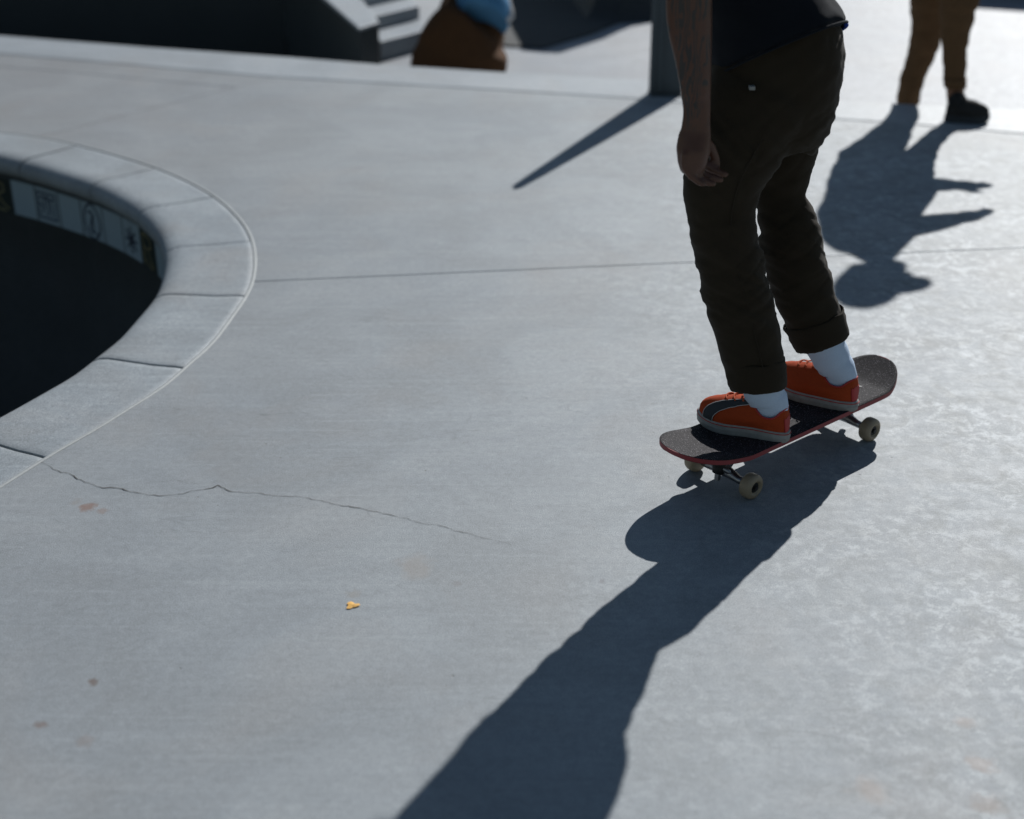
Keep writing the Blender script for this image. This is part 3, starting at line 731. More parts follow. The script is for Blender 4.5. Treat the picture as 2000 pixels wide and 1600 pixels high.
# ------------------------------------------------------------------ shoes
def make_shoe(parent, heel, ang, L, zs, up_mat, sole_mat, sc_=1.0, side=1, band=False, laces=True, name='shoe', Wd=.0445, stripe=True):
    """heel: point under the heel's back edge; ang: direction the toe points; side +1 = outer side on the +y' side"""
    f = V((cos(ang), sin(ang), 0)); s = V((-f.y, f.x, 0))
    def W(x, y, z): return V((heel[0], heel[1], zs))+f*(x*L)+s*(y*sc_)+V((0, 0, z*sc_))
    def foot(u):                                       # closed footprint, u=0 heel back, .5 toe
        a = 2*pi*u; x = .5-.5*cos(a); x = x
        wid = Wd*(.70+.36*math.exp(-((x-.70)/.26)**2)+.06*math.exp(-((x-.1)/.2)**2)) if True else 0
        yy = sin(a); yy = math.copysign(abs(yy)**.72, yy)
        bend = side*.010*sin(pi*min(1, x*1.1))
        return x, yy*wid+bend
    n = 64; fp = [foot(k/n) for k in range(n)]
    def ring(scale, z, dx=0): return [W(.5+(x-.5)*scale[0], y*scale[1], z+(.010*max(0, (x-.78)/.22)**2)) for x, y in fp]
    so_ = []
    for z, k in ((0, .975), (.003, 1.0), (.011, 1.0), (.012, 1.01), (.0135, 1.01), (.0145, 1.0), (.021, 1.006), (.025, 1.0), (.027, .98), (.027, .90)): so_.append(ring((k, k), z))
    e = empty(name, W(.4, 0, 0)) ; e.parent = parent; e.matrix_parent_inverse = Matrix.Translation(-V(parent.location))
    c = V(e.location)
    def sub(mb, nm, mat, sm=True):
        ob = mb.build(nm, mat, None, sm); ob.parent = e; ob.matrix_parent_inverse = Matrix.Translation(-c); return ob
    mb = MB(); mb.loft(so_); sub(mb, 'sole', sole_mat)
    if stripe:
        mb = MB(); mb.tube(ring((1.006, 1.008), .0222), .0011, 6, closed=True); sub(mb, 'foxing_stripe', M['red_line'])
    # rim of the opening
    def rimc(u):
        a = 2*pi*u; x = .235-.185*cos(a); y = .034*sin(a)
        z = .062+.022*math.exp(-((1-cos(a))/.35)**2)+.030*math.exp(-((1+cos(a))/.55)**2)
        return x, y, z
    def surf(u, v, out=0):
        x0, y0 = foot(u); x1, y1, z1 = rimc(u)
        x0 = .5+(x0-.5)*.965; y0 *= .95
        toe = max(0, -cos(2*pi*u))
        h = v**(1.25+.35*toe)
        z = .026+(z1-.026)*(v**(.78-.24*toe))+.010*max(0, (x0-.78)/.22)**2*(1-v)
        bul = sin(pi*v)*.006*(1-toe)
        x = x0+(x1-x0)*h; y = y0+(y1-y0)*h
        y += math.copysign(bul, y0)
        wr = .0012*noise.noise(V((x*22, y*160, z*60)))+.0016*toe*sin(v*34+3*noise.noise(V((x*8, y*30, 1))))*max(0, min(1, (v-.35)*4))*(1-v)
        p = W(x, y*(1+out*.0), z+wr)
        if out:
            d = V((f.x*(x-.4)*L*(toe), f.y*(x-.4)*L*toe, 0))+s*y*6+V((0, 0, .12*toe+.02)); p = p+d.normalized()*out
        return p
    NU, NV = 72, 14
    mb = MB(); vs = [surf(i/NU, j/NV) for i in range(NU) for j in range(NV+1)]
    mb.add(vs, [(i*(NV+1)+j, ((i+1) % NU)*(NV+1)+j, ((i+1) % NU)*(NV+1)+j+1, i*(NV+1)+j+1) for i in range(NU) for j in range(NV)])
    # lining going down inside the opening
    ln = [[surf(i/NU, 1) for i in range(NU)], [surf(i/NU, 1)+(c+V((0, 0, 0))-surf(i/NU, 1)).normalized()*.006+V((0, 0, -.004)) for i in range(NU)], [W(.235-.15*cos(2*pi*i/NU), .026*sin(2*pi*i/NU), .03) for i in range(NU)]]
    mb.loft(ln, caps=False); sub(mb, 'upper', up_mat)
    mb = MB(); mb.tube([surf(i/NU, 1)+V((0, 0, .0005)) for i in range(NU)], .0022*sc_, 6, closed=True); sub(mb, 'collar', M['red_line'] if stripe else up_mat)
    def patch(u0, u1, nm, mat, out, slant=0, v1=1.0):
        mb = MB(); nu, nv = 8, 16; vs = []
        for lay in (out, .0003):
            for i in range(nu+1):
                for j in range(nv+1):
                    v = j/nv*v1; vs.append(surf((u0+(u1-u0)*i/nu)+slant*v, v, lay))
        o_ = (nu+1)*(nv+1); fs = []
        for i in range(nu):
            for j in range(nv):
                a = i*(nv+1)+j; fs.append((a, a+nv+1, a+nv+2, a+1)); fs.append((o_+a, o_+a+1, o_+a+nv+2, o_+a+nv+1))
        for i in range(nu):
            for j in (0, nv):
                a = i*(nv+1)+j; fs.append((a, a+nv+1, o_+a+nv+1, o_+a))
        for j in range(nv):
            for i in (0, nu):
                a = i*(nv+1)+j; fs.append((a, a+1, o_+a+1, o_+a))
        mb.add(vs, fs); return sub(mb, nm, mat)
    if band:
        for sg in (1, -1):
            u0, u1 = (.5-.095, .5-.150) if sg > 0 else (.5+.095, .5+.150)
            patch(u0, u1, 'side_band', M['band'], .0026, sg*.03)
            for uu in (u0, u1):
                mb = MB(); mb.tube([surf(uu+sg*.03*j/16, j/16, .0032) for j in range(17)], .0008, 5); sub(mb, 'stitch', M['thread'])
    patch(-.045, .045, 'heel_tab', M['red_line'] if stripe else up_mat, .0022, 0, .55)
    if laces:
        for k in range(3):
            v = .66+.11*k; mb = MB(); pts = []
            for q in range(9):
                uq = .5+(-.075+.15*q/8)*(1+.4*(k/3)); pts.append(surf(uq, v+.02*(q % 2 == 0)*0, .0035))
            mb.tube(pts, .0021*sc_, 6); sub(mb, 'lace', M['lace'] if stripe else M['black'])
    def collar_c(z): return W(.235, 0, z)
    return W, e

# ------------------------------------------------------------------ person builder pieces
def px_ring_rows(rows, Yf, k=4):
    """rows: (py, left px, right px); Yf(py) depth. returns centres and half widths"""
    out = []
    for py, l, r in cr(rows, k):
        Y = Yf(py); c = PY((l+r)/2, py, Y); out.append((c, (r-l)/2/pxm(c)))
    return out
def lin(a, ya, b, yb): return lambda y: ya+(yb-ya)*max(-.4, min(1.4, (y-a)/(b-a)))
def head(mb, c, fwd, h=.225):
    """skull, jaw, nose and ears in one mass; fwd = facing direction"""
    fwd = V(fwd).normalized(); s = V((-fwd.y, fwd.x, 0)); u = V((0, 0, 1)); k = h/.225
    for q, rx, ry in ((-.10, .030, .032), (-.085, .045, .045),):
        pass
    rows = [(-.115, .030, .022, .034), (-.10, .046, .036, .030), (-.075, .062, .052, .018), (-.04, .072, .063, .008), (0, .084, .071, 0), (.035, .091, .075, -.006), (.07, .086, .070, -.01), (.095, .065, .054, -.012), (.110, .03, .028, -.012)]
    mb.loft([ell(c+u*z*k+fwd*o*k, fwd, s, rx*k, ry*k, 24) for z, rx, ry, o in rows])
    limb(mb, [c+fwd*.080*k+u*.012*k, c+fwd*.098*k-u*.012*k, c+fwd*.103*k-u*.03*k, c+fwd*.082*k-u*.038*k], [.009*k, .012*k, .014*k, .010*k], None, s, 10)
    limb(mb, [c+fwd*.070*k-u*.062*k+s*.018*k, c+fwd*.080*k-u*.062*k, c+fwd*.070*k-u*.062*k-s*.018*k], [.008*k]*3, None, u, 8)
    for sg in (1, -1):
        limb(mb, [c+s*sg*.070*k-u*.03*k-fwd*.004*k, c+s*sg*.078*k-fwd*.010*k, c+s*sg*.074*k+u*.026*k-fwd*.012*k], [.007*k, .013*k, .009*k], [.006*k, .008*k, .006*k], fwd, 10)
        limb(mb, [c+fwd*.078*k+s*sg*.032*k+u*.004*k, c+fwd*.079*k+s*sg*.03*k+u*.004*k], [.011*k]*2, None, s, 10)

# ------------------------------------------------------------------ the skater
FA = radians(150)
heel1 = P(1541, 864, DT); heel2 = P(1673, 804, DT)
hipY = 3.02
skater = tag(empty('person', midc+V((0, 0, DT))), 'skater in rolled dark trousers and orange shoes riding the skateboard', 'person')
FA1, FA2 = radians(152), radians(139)
W1, sh1 = make_shoe(skater, heel1, FA1, .222, DT+.0015, M['orange'], M['sole'], 1.0, side=-1, band=True)
W2, sh2 = make_shoe(skater, heel2, FA2, .232, DT+.0015, M['orange'], M['sole'], .97, side=1)
an1 = W1(.25, 0, .075); an2 = W2(.25, 0, .075)
near_rows = [(110, 1392, 1590), (160, 1382, 1596), (200, 1373, 1590), (235, 1364, 1566), (300, 1344, 1522), (350, 1337, 1494), (400, 1338, 1478), (440, 1345, 1474), (490, 1352, 1482), (560, 1370, 1501), (650, 1396, 1522), (700, 1412, 1531), (745, 1426, 1535)]
far_rows = [(200, 1420, 1626), (235, 1440, 1609), (300, 1458, 1597), (350, 1470, 1583), (380, 1474, 1566), (410, 1477, 1583), (440, 1480, 1598), (490, 1486, 1611), (560, 1508, 1626), (620, 1534, 1643), (645, 1546, 1650), (668, 1556, 1655)]
nearY = lambda y: hipY-.085+(an1.y-.005-hipY+.085)*max(0, min(1.2, (y-200)/568))+(.05 if y < 110 else max(0, .05*(200-y)/90)); farY = lin(200, hipY+.085, 700, an2.y)
pelv_rows = [(40, 1392, 1630), (70, 1386, 1640), (110, 1384, 1645), (150, 1382, 1640), (190, 1378, 1631), (225, 1372, 1614), (262, 1372, 1590)]
tro = MB()
def limb_rows(mb, rows, Yf, ratio, k=4, e=2.2, rng=None, shrink=0, ends=True):
    R = px_ring_rows(rows, Yf, k); n = len(R)
    limb(mb, [r[0] for r in R], [max(.01, r[1]-shrink) for r in R], [max(.01, (r[1]-shrink)*(ratio(i/(n-1)) if callable(ratio) else ratio)) for i, r in enumerate(R)], V((1, 0, 0)), 32, e, ends)
limb_rows(tro, near_rows, nearY, lambda t: .62+.24*min(1, t/.3) if t < .3 else (.86 if t < .55 else .95), ends=False)
limb_rows(tro, far_rows, farY, lambda t: .86 if t < .5 else .95, ends=False)
limb_rows(tro, pelv_rows, lambda y: hipY, 1.12, e=2.4, ends=False)
def fold(co, n):
    """twill folds: long soft drapes with bunching at knee and hem"""
    z = co.z; k = 0
    kn = math.exp(-((z-.50)/.11)**2); hm = math.exp(-((z-.20)/.07)**2); cr_ = math.exp(-((z-.80)/.10)**2)
    a = noise.noise(V((co.x*9, co.y*9, z*5+3)))
    k += .0040*a+.0022*noise.noise(co*34)
    d = z+.45*co.x
    d = z+.5*co.x+.25*co.y
    k += (kn*.0052+hm*.004)*noise.noise(V((co.x*6, co.y*6, d*62)))*1.5
    k += cr_*.006*noise.noise(V((co.x*5, co.y*5, (z+1.1*co.x)*36)))*1.4
    q1 = noise.noise(V((co.x*5+2, co.y*5, (z+.75*co.x+.3*co.y)*24))); q2 = noise.noise(V((co.x*6, co.y*6+5, (z-.6*co.x)*19)))
    k += .0026*max(0, 1-abs(q1)*9)*(.3+kn+hm+.6*cr_)*.8-.0026*max(0, 1-abs(q2)*10)*(.25+kn+.8*cr_)
    k += .003*noise.noise(V((co.x*7+4, co.y*7, (z-.7*co.x)*26)))
    return k
trous = fuse('trousers', tro, M['trouser'], skater, .0062, 4, fold)
trous['label'] = 'dark olive brown rolled trousers'
def cuff(parent, rows, Yf, nm='cuff', tiltv=(0, 0)):
    mb = MB(); R = px_ring_rows(rows, Yf, 3); n = len(R); rings = []
    for i, (c, hw) in enumerate(R):
        rings.append([c+V((cos(a)*hw*(1+.05*noise.noise(V((cos(a)*2, sin(a)*2, i*.9+7)))), sin(a)*hw*.95, (cos(a)*tiltv[0]+sin(a)*tiltv[1])*hw+.0045*noise.noise(V((cos(a)*2.2, sin(a)*2.2, i*.5)))))*1.0 for a in [2*pi*j/40 for j in range(40)]])
    inn = [[c+V((cos(a)*hw*.88, sin(a)*hw*.95*.88, (cos(a)*tiltv[0]+sin(a)*tiltv[1])*hw)) for a in [2*pi*j/40 for j in range(40)]] for c, hw in (R[-1], R[0])]
    mb.loft(rings+inn, caps=False); return mb.build(nm, M['trouser'], parent)
trous_c = trous
cuff(trous, [(702, 1415, 1531), (705, 1414, 1533), (728, 1419, 1536), (752, 1424, 1536), (755, 1427, 1534)], nearY, tiltv=(.10, -.16))
cuff(trous, [(620, 1535, 1643), (623, 1533, 1646), (645, 1544, 1651), (665, 1553, 1656), (668, 1557, 1654)], farY, tiltv=(.40, -.12))
# outer side seam and back pocket on the near leg
Rn = px_ring_rows(near_rows, nearY, 4)
mb = MB(); mb.tube([c+V((hw*.18, -hw*(.86 if i/(len(Rn)-1) < .55 else .93)-.001, 0)) for i, (c, hw) in enumerate(Rn) if i > 12], .0013, 5); mb.build('seam', M['trouser'], trous)
# belt loop label on the hip
p0 = PY(1469, 172, hipY-.172)
mb = MB(); mb.prism([(p0.x-.0055, p0.y-.004), (p0.x+.0055, p0.y-.004), (p0.x+.0055, p0.y+.01), (p0.x-.0055, p0.y+.01)], p0.z-.0035, p0.z+.0035)
mb.build('hip_label', M['sole'], trous, False)
# t-shirt
tee = MB(); rings = []
for (lx, ly), (rx_, ry_) in [((1384, 157), (1644, 50)), ((1382, 140), (1636, 32)), ((1372, 100), (1618, -4)), ((1364, 40), (1600, -40)), ((1352, -60), (1590, -110)), ((1345, -180), (1585, -220)), ((1352, -290), (1582, -320)), ((1375, -370), (1560, -390)), ((1410, -410), (1530, -420))]:
    a = PY(lx, ly, hipY); b = PY(rx_, ry_, hipY); c = (a+b)/2; hw = (b-a).length/2
    rings.append((c, (b-a).normalized(), hw))
tys = [-.36, -.34, -.25, -.12, 0, 0, 0, 0, 0]
deps = [.185, .180, .172, .165, .17, .185, .195, .15, .07]
tee.loft([ell(c, a, V((0, 1, ty)), hw, d, 36, 2.3) for (c, a, hw), d, ty in zip(rings, deps, tys)])
shc = PY(1462, -330, hipY)
for sg in (-1, 1):
    e0 = shc+V((.0, sg*.15, .0)); e1 = shc+V((0, sg*.22, -.10)); e2 = shc+V((.01, sg*.245, -.20))
    limb(tee, [e0, e1, e2], [.075, .075, .07], [.07, .068, .066], V((1, 0, 0)), 20)
def teefold(co, n): return .006*noise.noise(V((co.x*8, co.y*8, co.z*4)))+.003*noise.noise(co*26)
shirt = fuse('shirt', tee, M['tee'], skater, .009, 3, teefold)
# turned-up hem at the back of the shirt
mb = MB(); hemr = rings[0]; 
for (lift, mat, nm, grow, th, arc) in ((-.002, M['tee'], 'hem', 1.004, .0028, pi), (-.0075, M['tee_trim'], 'hem_trim', .985, .0042, .5)):
    mb = MB(); c, a, hw = hemr; upv = a.cross(V((0, 1, 0))); upv = upv if upv.z > 0 else -upv
    pts = [c+upv*lift+a*hw*grow*math.copysign(abs(cos(t))**(2/2.3), cos(t))+V((0, 1, -.36))*.185*grow*math.copysign(abs(sin(t))**(2/2.3), sin(t)) for t in [-arc+2*arc*k/48 for k in range(48 if arc > 3 else 49)]]
    mb.tube(pts, th, 8, closed=arc > 3)
    mb.build(nm, mat, shirt)
# body: legs inside the trousers, torso, neck, head, both arms with hands
bd = MB()
def mid(R, f): return R[int(f*(len(R)-1))][0]
for rows, Yf, an, W_ in ((near_rows, nearY, an1, W1), (far_rows, farY, an2, W2)):
    R = px_ring_rows(rows, Yf, 4)
    limb(bd, [mid(R, .02), mid(R, .25), mid(R, .5), mid(R, .75), R[-3][0], W_(.27, 0, .06)], [.052, .048, .034, .032, .024, .022], None, V((1, 0, 0)), 18)
limb(bd, [PY(1515, 170, hipY), PY(1505, 60, hipY), PY(1480, -120, hipY), PY(1465, -290, hipY), PY(1462, -370, hipY)], [.075, .085, .09, .10, .06], [.10, .11, .12, .15, .10], V((1, 0, 0)), 24)
nk = PY(1462, -400, hipY); limb(bd, [nk, nk+V((-.02, 0, .10))], [.055, .052], None, V((1, 0, 0)), 16)
head(bd, nk+V((-.04, .0, .19)), (-1, .1, -.1))
armY = hipY-.265
ar = [(-330, 1400, 1500), (-200, 1345, 1440), (-60, 1305, 1398), (0, 1300, 1391), (55, 1304, 1391), (110, 1317, 1390), (165, 1327, 1389), (215, 1334, 1388), (245, 1331, 1388), (270, 1327, 1389), (300, 1326, 1388)]
ar = [(y, l, r) for y, l, r in ar]
R = px_ring_rows(ar, lambda y: armY, 3)
limb(bd, [shc+V((0, -.17, 0))]+[r[0] for r in R[3:]], [.055]+[r[1] for r in R[3:]], [.055]+[r[1]*(.9 if r[0].z > .93 else .62) for r in R[3:]], V((1, 0, 0)), 24)
hy = armY
def fing(pts, r):
    P3 = [PY(x, y, hy+o) for x, y, o in pts]
    limb(bd, P3, [r*1.05, r*1.05, r, r*.88, r*.75][:len(P3)], None, V((0, 1, 0)), 12)
limb(bd, [PY(1357, 262, hy), PY(1354, 290, hy), PY(1352, 318, hy)], [.032, .034, .029], [.022, .036, .036], V((1, 0, 0)), 20)
fing([(1366, 300, .034), (1371, 318, .036), (1390, 331, .036), (1408, 338, .034), (1417, 341, .030)], .0090)
fing([(1352, 305, .012), (1354, 326, .012), (1376, 342, .012), (1398, 349, .010), (1408, 351, .008)], .0092)
fing([(1344, 305, -.010), (1344, 330, -.010), (1362, 348, -.012), (1386, 358, -.012), (1394, 359, -.012)], .0088)
fing([(1338, 303, -.028), (1337, 326, -.030), (1350, 345, -.031), (1368, 358, -.031), (1376, 360, -.030)], .0078)
fing([(1372, 268, .030), (1388, 288, .040), (1395, 306, .046), (1399, 322, .048)], .0105)
# other arm, held out on the far side
limb(bd, [shc+V((0, .17, 0)), shc+V((.03, .24, -.15)), shc+V((.10, .26, -.24)), shc+V((.12, .24, -.31)), shc+V((.11, .19, -.39))], [.052, .045, .042, .036, .028], None, V((1, 0, 0)), 16)
hb_ = shc+V((.11, .17, -.42)); limb(bd, [hb_+V((0, 0, .03)), hb_+V((-.015, 0, -.03))], [.022, .028], [.036, .040], V((1, 0, 0)), 14)
for q in range(4):
    y_ = -.030+.02*q; L_ = (.062, .075, .070, .055)[q]; b0 = hb_+V((-.018, y_, -.05)); limb(bd, [b0, b0+V((-.008, 0, -L_*.5)), b0+V((.006, 0, -L_))], [.009, .0085, .007], None, V((0, 1, 0)), 8)
limb(bd, [hb_+V((-.02, -.03, .0)), hb_+V((-.045, -.045, -.03)), hb_+V((-.045, -.045, -.055))], [.011, .010, .008], None, V((0, 1, 0)), 8)
body = fuse('body', bd, M['skin'], skater, .0046, 2)
# rings on the fingers
for (x, y, o, a) in ((1340, 322, -.010, 0), (1356, 336, .012, 1)):
    c = PY(x+2, y+2, hy+o); mb = MB(); d1 = V((0, 1, 0)); d2 = V((.8, 0, .6)) if a else V((1, 0, .25)); d2.normalize()
    mb.tube([c+(d1*cos(t)+d2*sin(t))*.0118 for t in [2*pi*k/20 for k in range(20)]], .0018, 6, closed=True); mb.build('ring', M['bolt'], body)
# socks
def sock(parent, W_, top, r, dirc):
    mb = MB(); b0 = W_(.33, 0, .034); b1 = W_(.30, 0, .055); b2 = W_(.25, 0, .085)
    pts = [tuple(b0)+(.018, .018), tuple(b1)+(.044, .027), tuple(b2)+(.046, .031), tuple(b2.lerp(top, .35))+(r*1.0, r*.9), tuple(top)+(r*1.08, r)]
    Q = cr(pts, 5); f_ = V((dirc[0], dirc[1], 0)); rings = []
    pp = [V(q[:3]) for q in Q]
    for i, q in enumerate(Q):
        t = (pp[min(i+1, len(pp)-1)]-pp[max(i-1, 0)]).normalized(); a = (f_-t*f_.dot(t)).normalized(); b = t.cross(a)
        rings.append([v+(v-pp[i]).normalized()*(.0012*sin(i*2.1+3*noise.noise(v*20))) for v in ell(pp[i], a, b, q[3], q[4], 28)])
    mb.loft(rings); return mb.build('sock', M['sock'], parent)
R1 = px_ring_rows(near_rows, nearY, 4); R2 = px_ring_rows(far_rows, farY, 4)
sock(skater, W1, R1[-3][0], .046, (cos(FA1), sin(FA1))); sock(skater, W2, R2[-4][0], .046, (cos(FA2), sin(FA2)))
# short hair cap
def haircap(parent, c, fwd, mat, nm='hair', k=1.06):
    mb = MB(); fwd = V(fwd).normalized(); s = V((-fwd.y, fwd.x, 0)); u = V((0, 0, 1))
    rows = [(-.05, .045, .060, -.042), (-.01, .070, .074, -.024), (.03, .092, .080, -.010), (.07, .092, .077, -.010), (.1, .07, .06, -.012), (.12, .028, .026, -.014)]
    mb.loft([ell(c+u*z+fwd*o, fwd, s, rx*k, ry*k, 24) for z, rx, ry, o in rows]); return mb.build(nm, mat, parent)
haircap(skater, nk+V((-.04, 0, .19)), (-1, .1, 0), M['hair'])

# ------------------------------------------------------------------ second person at the upper right
man = tag(empty('person', P(1880, 238)), 'standing person in long tan brown trousers, one dark shoe on the deck edge', 'person')
mY, lY = 6.12, 6.47
rf = P(1843, 238); W3, _ = make_shoe(man, rf, radians(-6), .19, .003, M['darksock'], M['band'], 1.05, side=1, stripe=False)
lf_ = PY(1752, 240, 6.50); W4, _ = make_shoe(man, V((lf_.x, 6.44, 0)), radians(40), .25, Z0+.001, M['darksock'], M['sole'], 1.05, side=-1, stripe=False)
mb_ = MB()
rr_rows = [(-60, 1838, 1912), (-20, 1836, 1908), (16, 1838, 1903), (40, 1840, 1900), (65, 1841, 1892), (101, 1842, 1886), (140, 1845, 1884), (170, 1848, 1883), (200, 1850, 1884)]
ll_rows = [(-70, 1785, 1862), (-30, 1782, 1852), (20, 1781, 1845), (60, 1781, 1838), (90, 1777, 1832), (121, 1771, 1818), (157, 1760, 1803), (198, 1753, 1794), (225, 1753, 1790)]
Rr = px_ring_rows(rr_rows, lambda y: mY, 3); Ll = px_ring_rows(ll_rows, lambda y: lY, 3)
hipM = V((1.93, 6.33, .93))
def legm(R, hipo, foot):
    limb(mb_, [hipM+V((0, hipo, -.02)), (hipM+V((0, hipo, -.02))).lerp(R[0][0], .5)]+[r[0] for r in R]+[foot], [.10, .085]+[r[1] for r in R]+[.030], [.10, .085]+[r[1]*.95 for r in R]+[.026], V((1, 0, 0)), 20)
legm(Rr, -.085, W3(.25, 0, .07)); legm(Ll, .085, W4(.25, 0, .07))
chest = from_shadow(1700, 440, 1.27); chest = V((1.98, 6.36, 1.27)); neck = V((2.07, 6.37, 1.42)); hd = V((2.11, 6.36, 1.62))
limb(mb_, [hipM, V((1.94, 6.34, 1.05)), V((1.96, 6.35, 1.18)), chest+V((0.02, 0, .04)), neck+V((0, 0, -.02))], [.13, .125, .12, .11, .06], [.15, .145, .15, .17, .09], V((1, 0, 0)), 22)
limb(mb_, [neck, neck+V((.03, 0, .10))], [.052, .05], None, V((1, 0, 0)), 14)
head(mb_, hd, (1, .05, -.1))
handA = from_shadow(1905, 368, 1.10); handA = V((2.31, 6.52, 1.01)); handB = V((2.25, 6.23, 1.06))
elA = V((2.04, 6.58, 1.03)); elB = V((1.98, 6.14, 1.10))
shA = V((1.98, 6.52, 1.29)); shB = V((1.98, 6.20, 1.29))
for (s_, e_, h_, yo) in ((shA, elA, handA, 1), (shB, elB, handB, -1)):
    limb(mb_, [s_, s_.lerp(e_, .5), e_, e_.lerp(h_, .5), h_-(h_-e_).normalized()*.06], [.055, .056, .066, .058, .044], None, V((0, 0, 1)), 16)
    d = (h_-e_).normalized(); limb(mb_, [h_-d*.05, h_-d*.01, h_+d*.02], [.032, .036, .030], [.036, .044, .040], V((0, 0, 1)), 14)
    for q in range(4):
        L_ = (.06, .072, .068, .052)[q]; b0 = h_+d*.02+V((0, -.028+.019*q, .004)); limb(mb_, [b0, b0+d*L_*.5+V((0, 0, -.006)), b0+d*L_+V((0, 0, -.022))], [.009, .0085, .007], None, V((0, 1, 0)), 8)
    limb(mb_, [h_-d*.02+V((0, -yo*.02, .012)), h_+d*.02+V((0, -yo*.035, .030)), h_+d*.055+V((0, -yo*.03, .030))], [.011, .010, .008], None, V((0, 1, 0)), 8)
fuse('body', mb_, M['skin_b'], man, .0075, 2)
# shorts
ms = MB()
limb(ms, [V((1.93, 6.33, 1.0)), V((1.90, 6.33, .9)), V((1.88, 6.34, .78))], [.16, .17, .18], [.17, .19, .19], V((1, 0, 0)), 28, 2.3, False)
k1 = PY(1872, 14, mY); k2 = PY(1815, 10, lY)
limb(ms, [V((1.90, 6.25, .86)), V((1.90, 6.2, .68)).lerp(k1, .2), k1+V((0, 0, .07)), k1], [.145, .118, .085, .078], [.11, .10, .085, .08], V((1, 0, 0)), 26, 2.2, False)
limb(ms, [V((1.87, 6.40, .86)), V((1.82, 6.43, .68)).lerp(k2, .2), k2+V((0, 0, .07)), k2], [.145, .125, .092, .085], [.11, .10, .09, .085], V((1, 0, 0)), 26, 2.2, False)
for R_, n0 in ((Rr, 1), (Ll, 0)):
    k_ = len(R_)-n0*3; limb(ms, [r_[0] for r_ in R_[:k_]], [r_[1]+.004 for r_ in R_[:k_]], [r_[1]*.97+.004 for r_ in R_[:k_]], V((1, 0, 0)), 24, 2.1, False)
tr2 = fuse('trousers', ms, M['shorts'], man, .0085, 2, lambda c, n: .006*noise.noise(V((c.x*14, c.y*14, c.z*22)))+.003*noise.noise(c*40))
for R_, n0 in ((Rr, 1), (Ll, 0)):
    k_ = len(R_)-n0*3; q_ = R_[k_-3:k_]; mb = MB(); mb.loft([ell(c, V((1, 0, 0)), V((0, 1, 0)), h_+.009, h_+.009, 28) for c, h_ in q_]); mb.build('cuff', M['shorts'], tr2)
mt = MB()
limb(mt, [V((1.93, 6.34, .86)), V((1.93, 6.34, 1.0)), V((1.94, 6.35, 1.15)), V((1.975, 6.36, 1.28)), V((2.02, 6.37, 1.345)), V((2.05, 6.37, 1.39))], [.185, .18, .165, .14, .09, .055], [.205, .20, .20, .19, .13, .055], V((1, 0, 0)), 30, 2.2, False)
for s_, e_ in ((shA, elA), (shB, elB)): limb(mt, [s_, s_.lerp(e_, .45), s_.lerp(e_, .85)], [.082, .082, .08], None, V((0, 0, 1)), 20)
fuse('shirt', mt, M['greytee'], man, .012, 3, lambda c, n: .007*noise.noise(c*11))
cp = MB(); u = V((0, 0, 1))
cp.loft([ell(hd+u*z+V((o, 0, 0)), V((1, 0, 0)), V((0, 1, 0)), rx, ry, 24) for z, rx, ry, o in ((.015, .098, .083, -.004), (.06, .102, .086, -.006), (.10, .093, .078, -.008), (.130, .065, .058, -.01), (.145, .02, .02, -.01))])
cp.loft([ell(hd+V((.075+x, 0, .03-x*.25)), V((0, 1, 0)), V((0, 0, 1)), w_, .006, 16) for x, w_ in ((-.02, .07), (.03, .072), (.07, .06), (.098, .035), (.105, .01))])
cp.build('cap', M['darksock'], man)
haircap(man, hd+V((-.012, 0, -.02)), (1, .05, 0), M['hair'])
for R, k0, mat in ((Rr, .72, M['darksock']), (Ll, .90, M['darksock'])):
    n = len(R); i0 = int(k0*(n-1)); mb = MB()
    W_ = W3 if R is Rr else W4; pts = [r[0] for r in R[i0:]]+[W_(.24, 0, .085), W_(.25, 0, .06), W_(.27, 0, .035)]; rr2 = [r[1]*.93 for r in R[i0:]]+[.040, .038, .026]
    limb(mb, pts, rr2, None, V((1, 0, 0)), 20, 2.0, False); mb.build('sock', mat, man)
# phone-like slim item held in the nearer hand: a drink can shape is not told, so only hands are built

# ------------------------------------------------------------------ third person, sitting low beyond the edge
sY = 7.75
sit = tag(empty('person', V((-.27, sY, Z0))), 'blurred person sitting low beyond the deck edge, brown trousers and bright blue shirt', 'person')
sb = MB(); hc = PY(890, 112, sY)
prow_ = [(150, 800, 985), (128, 803, 990), (105, 812, 993), (85, 820, 992), (68, 834, 991), (55, 850, 990), (45, 868, 988)]
R = px_ring_rows(prow_, lambda y: sY, 3)
limb(sb, [r[0] for r in R], [r[1] for r in R], [min(.2, r[1]*(.85-.35*(i/len(R))**2)) for i, r in enumerate(R)], V((1, 0, 0)), 28, 2.3, False)
kneeL = V((-.10, sY+.42, Z0+.30)); kneeR = V((-.28, sY+.48, Z0+.34))
footL = V((-.08, sY+.72, Z0+.08)); footR = V((-.30, sY+.80, Z0+.08))
c0 = R[6][0]
for kn, ft, o in ((kneeL, footL, .1), (kneeR, footR, -.1)):
    limb(sb, [c0+V((o, .02, -.02)), (c0+V((o, 0, 0))).lerp(kn, .5), kn, kn.lerp(ft, .6), ft+V((0, 0, .04))], [.11, .10, .08, .07, .06], None, V((1, 0, 0)), 20)
fuse('trousers', sb, M['brown'], sit, .012, 3, lambda c, n: .006*noise.noise(c*12))
top_rows = [(36, 902, 990), (32, 900, 995), (28, 900, 999), (16, 894, 997), (0, 892, 992), (-40, 885, 990), (-90, 878, 996), (-130, 885, 990), (-155, 910, 965)]
def sYf(y): return sY+.03+max(0, (50-y))*.0022
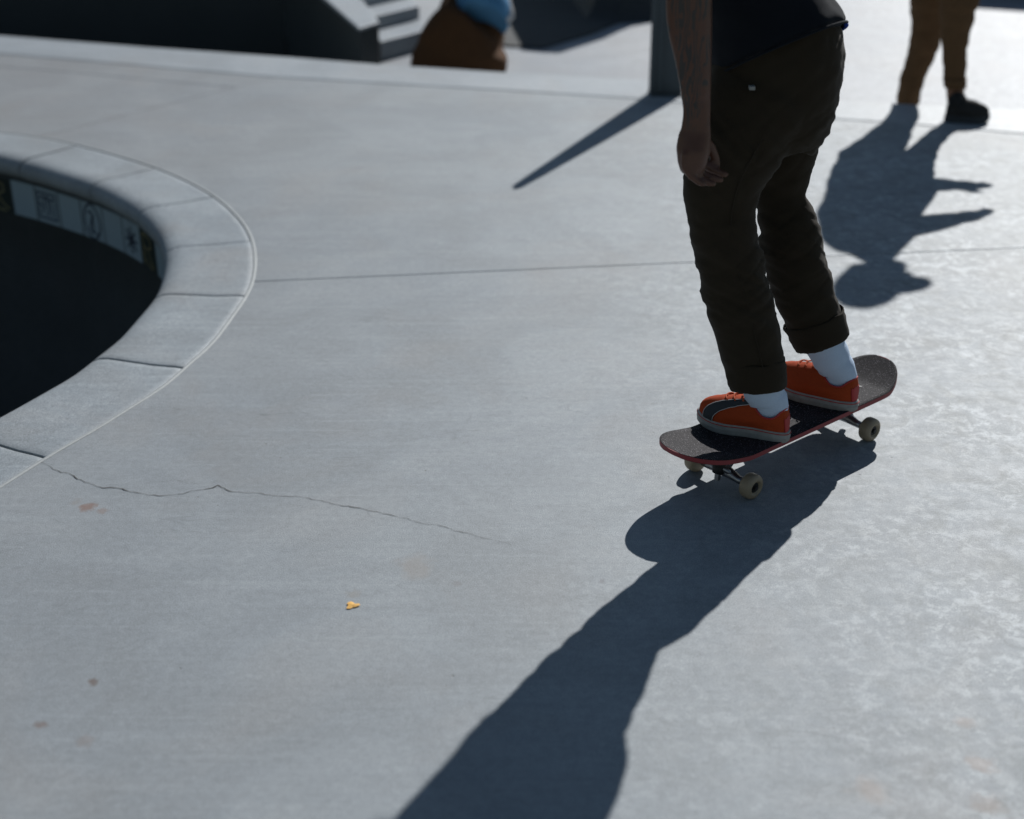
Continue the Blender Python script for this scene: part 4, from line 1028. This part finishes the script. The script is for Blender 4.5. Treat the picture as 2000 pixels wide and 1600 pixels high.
R = px_ring_rows(top_rows, sYf, 3)
tb = MB(); limb(tb, [r[0] for r in R], [r[1] for r in R], [min(.17, r[1]*1.05) for r in R], V((1, 0, 0)), 28, 2.4, False)
bs_ = MB(); neck3 = R[-1][0]
for sg in (-1, 1):
    s0 = R[-6][0]+V((sg*.13, 0, 0)); e0 = s0+V((sg*.0, .24, -.10)); h0 = (kneeL if sg > 0 else kneeR)+V((-.02, .0, .09))
    limb(tb, [s0, s0.lerp(e0, .5)], [.06, .055], None, V((1, 0, 0)), 16)
    limb(bs_, [s0, e0, h0], [.045, .04, .028], None, V((1, 0, 0)), 14)
    limb(bs_, [h0, h0+V((0, .05, .0))], [.035, .03], [.02, .02], V((1, 0, 0)), 12)
    for q in range(4):
        b0 = h0+V((-.028+.019*q, .06, 0)); limb(bs_, [b0, b0+V((0, .035, -.008)), b0+V((0, .06, -.03))], [.009, .008, .007], None, V((1, 0, 0)), 8)
    limb(bs_, [h0+V((-sg*.025, .02, 0)), h0+V((-sg*.05, .05, -.01))], [.011, .009], None, V((0, 1, 0)), 8)
limb(bs_, [R[6][0]+V((0, .03, .05)), R[-5][0]+V((0, .02, 0)), neck3, neck3+V((.01, .05, .08))], [.05, .08, .055, .05], None, V((1, 0, 0)), 18)
head(bs_, neck3+V((.01, .09, .15)), (.2, 1, -.2))
for o, ft in ((0, footL), (1, footR)):
    limb(bs_, [ft+V((0, -.04, .03)), ft+V((0, .0, .0)), ft+V((0, .12, -.03))], [.045, .045, .035], [.04, .04, .03], V((1, 0, 0)), 14)
stp = MB(); stp.tube([R[k][0]+V((R[k][1]*.97, -.05, 0)) for k in range(0, len(R)-6, 3)], .021, 8)
fuse('shirt', tb, M['bluetee'], sit, .012, 2, lambda c, n: .005*noise.noise(c*12))
fuse('body', bs_, M['skin_b'], sit, .009, 2)
stp.build('sunlit_rim', M['thread'], sit)  # added white tube: sunlit rim of the shirt put into colour
haircap(sit, neck3+V((.01, .09, .15)), (.2, 1, 0), M['hair'])
print('built')
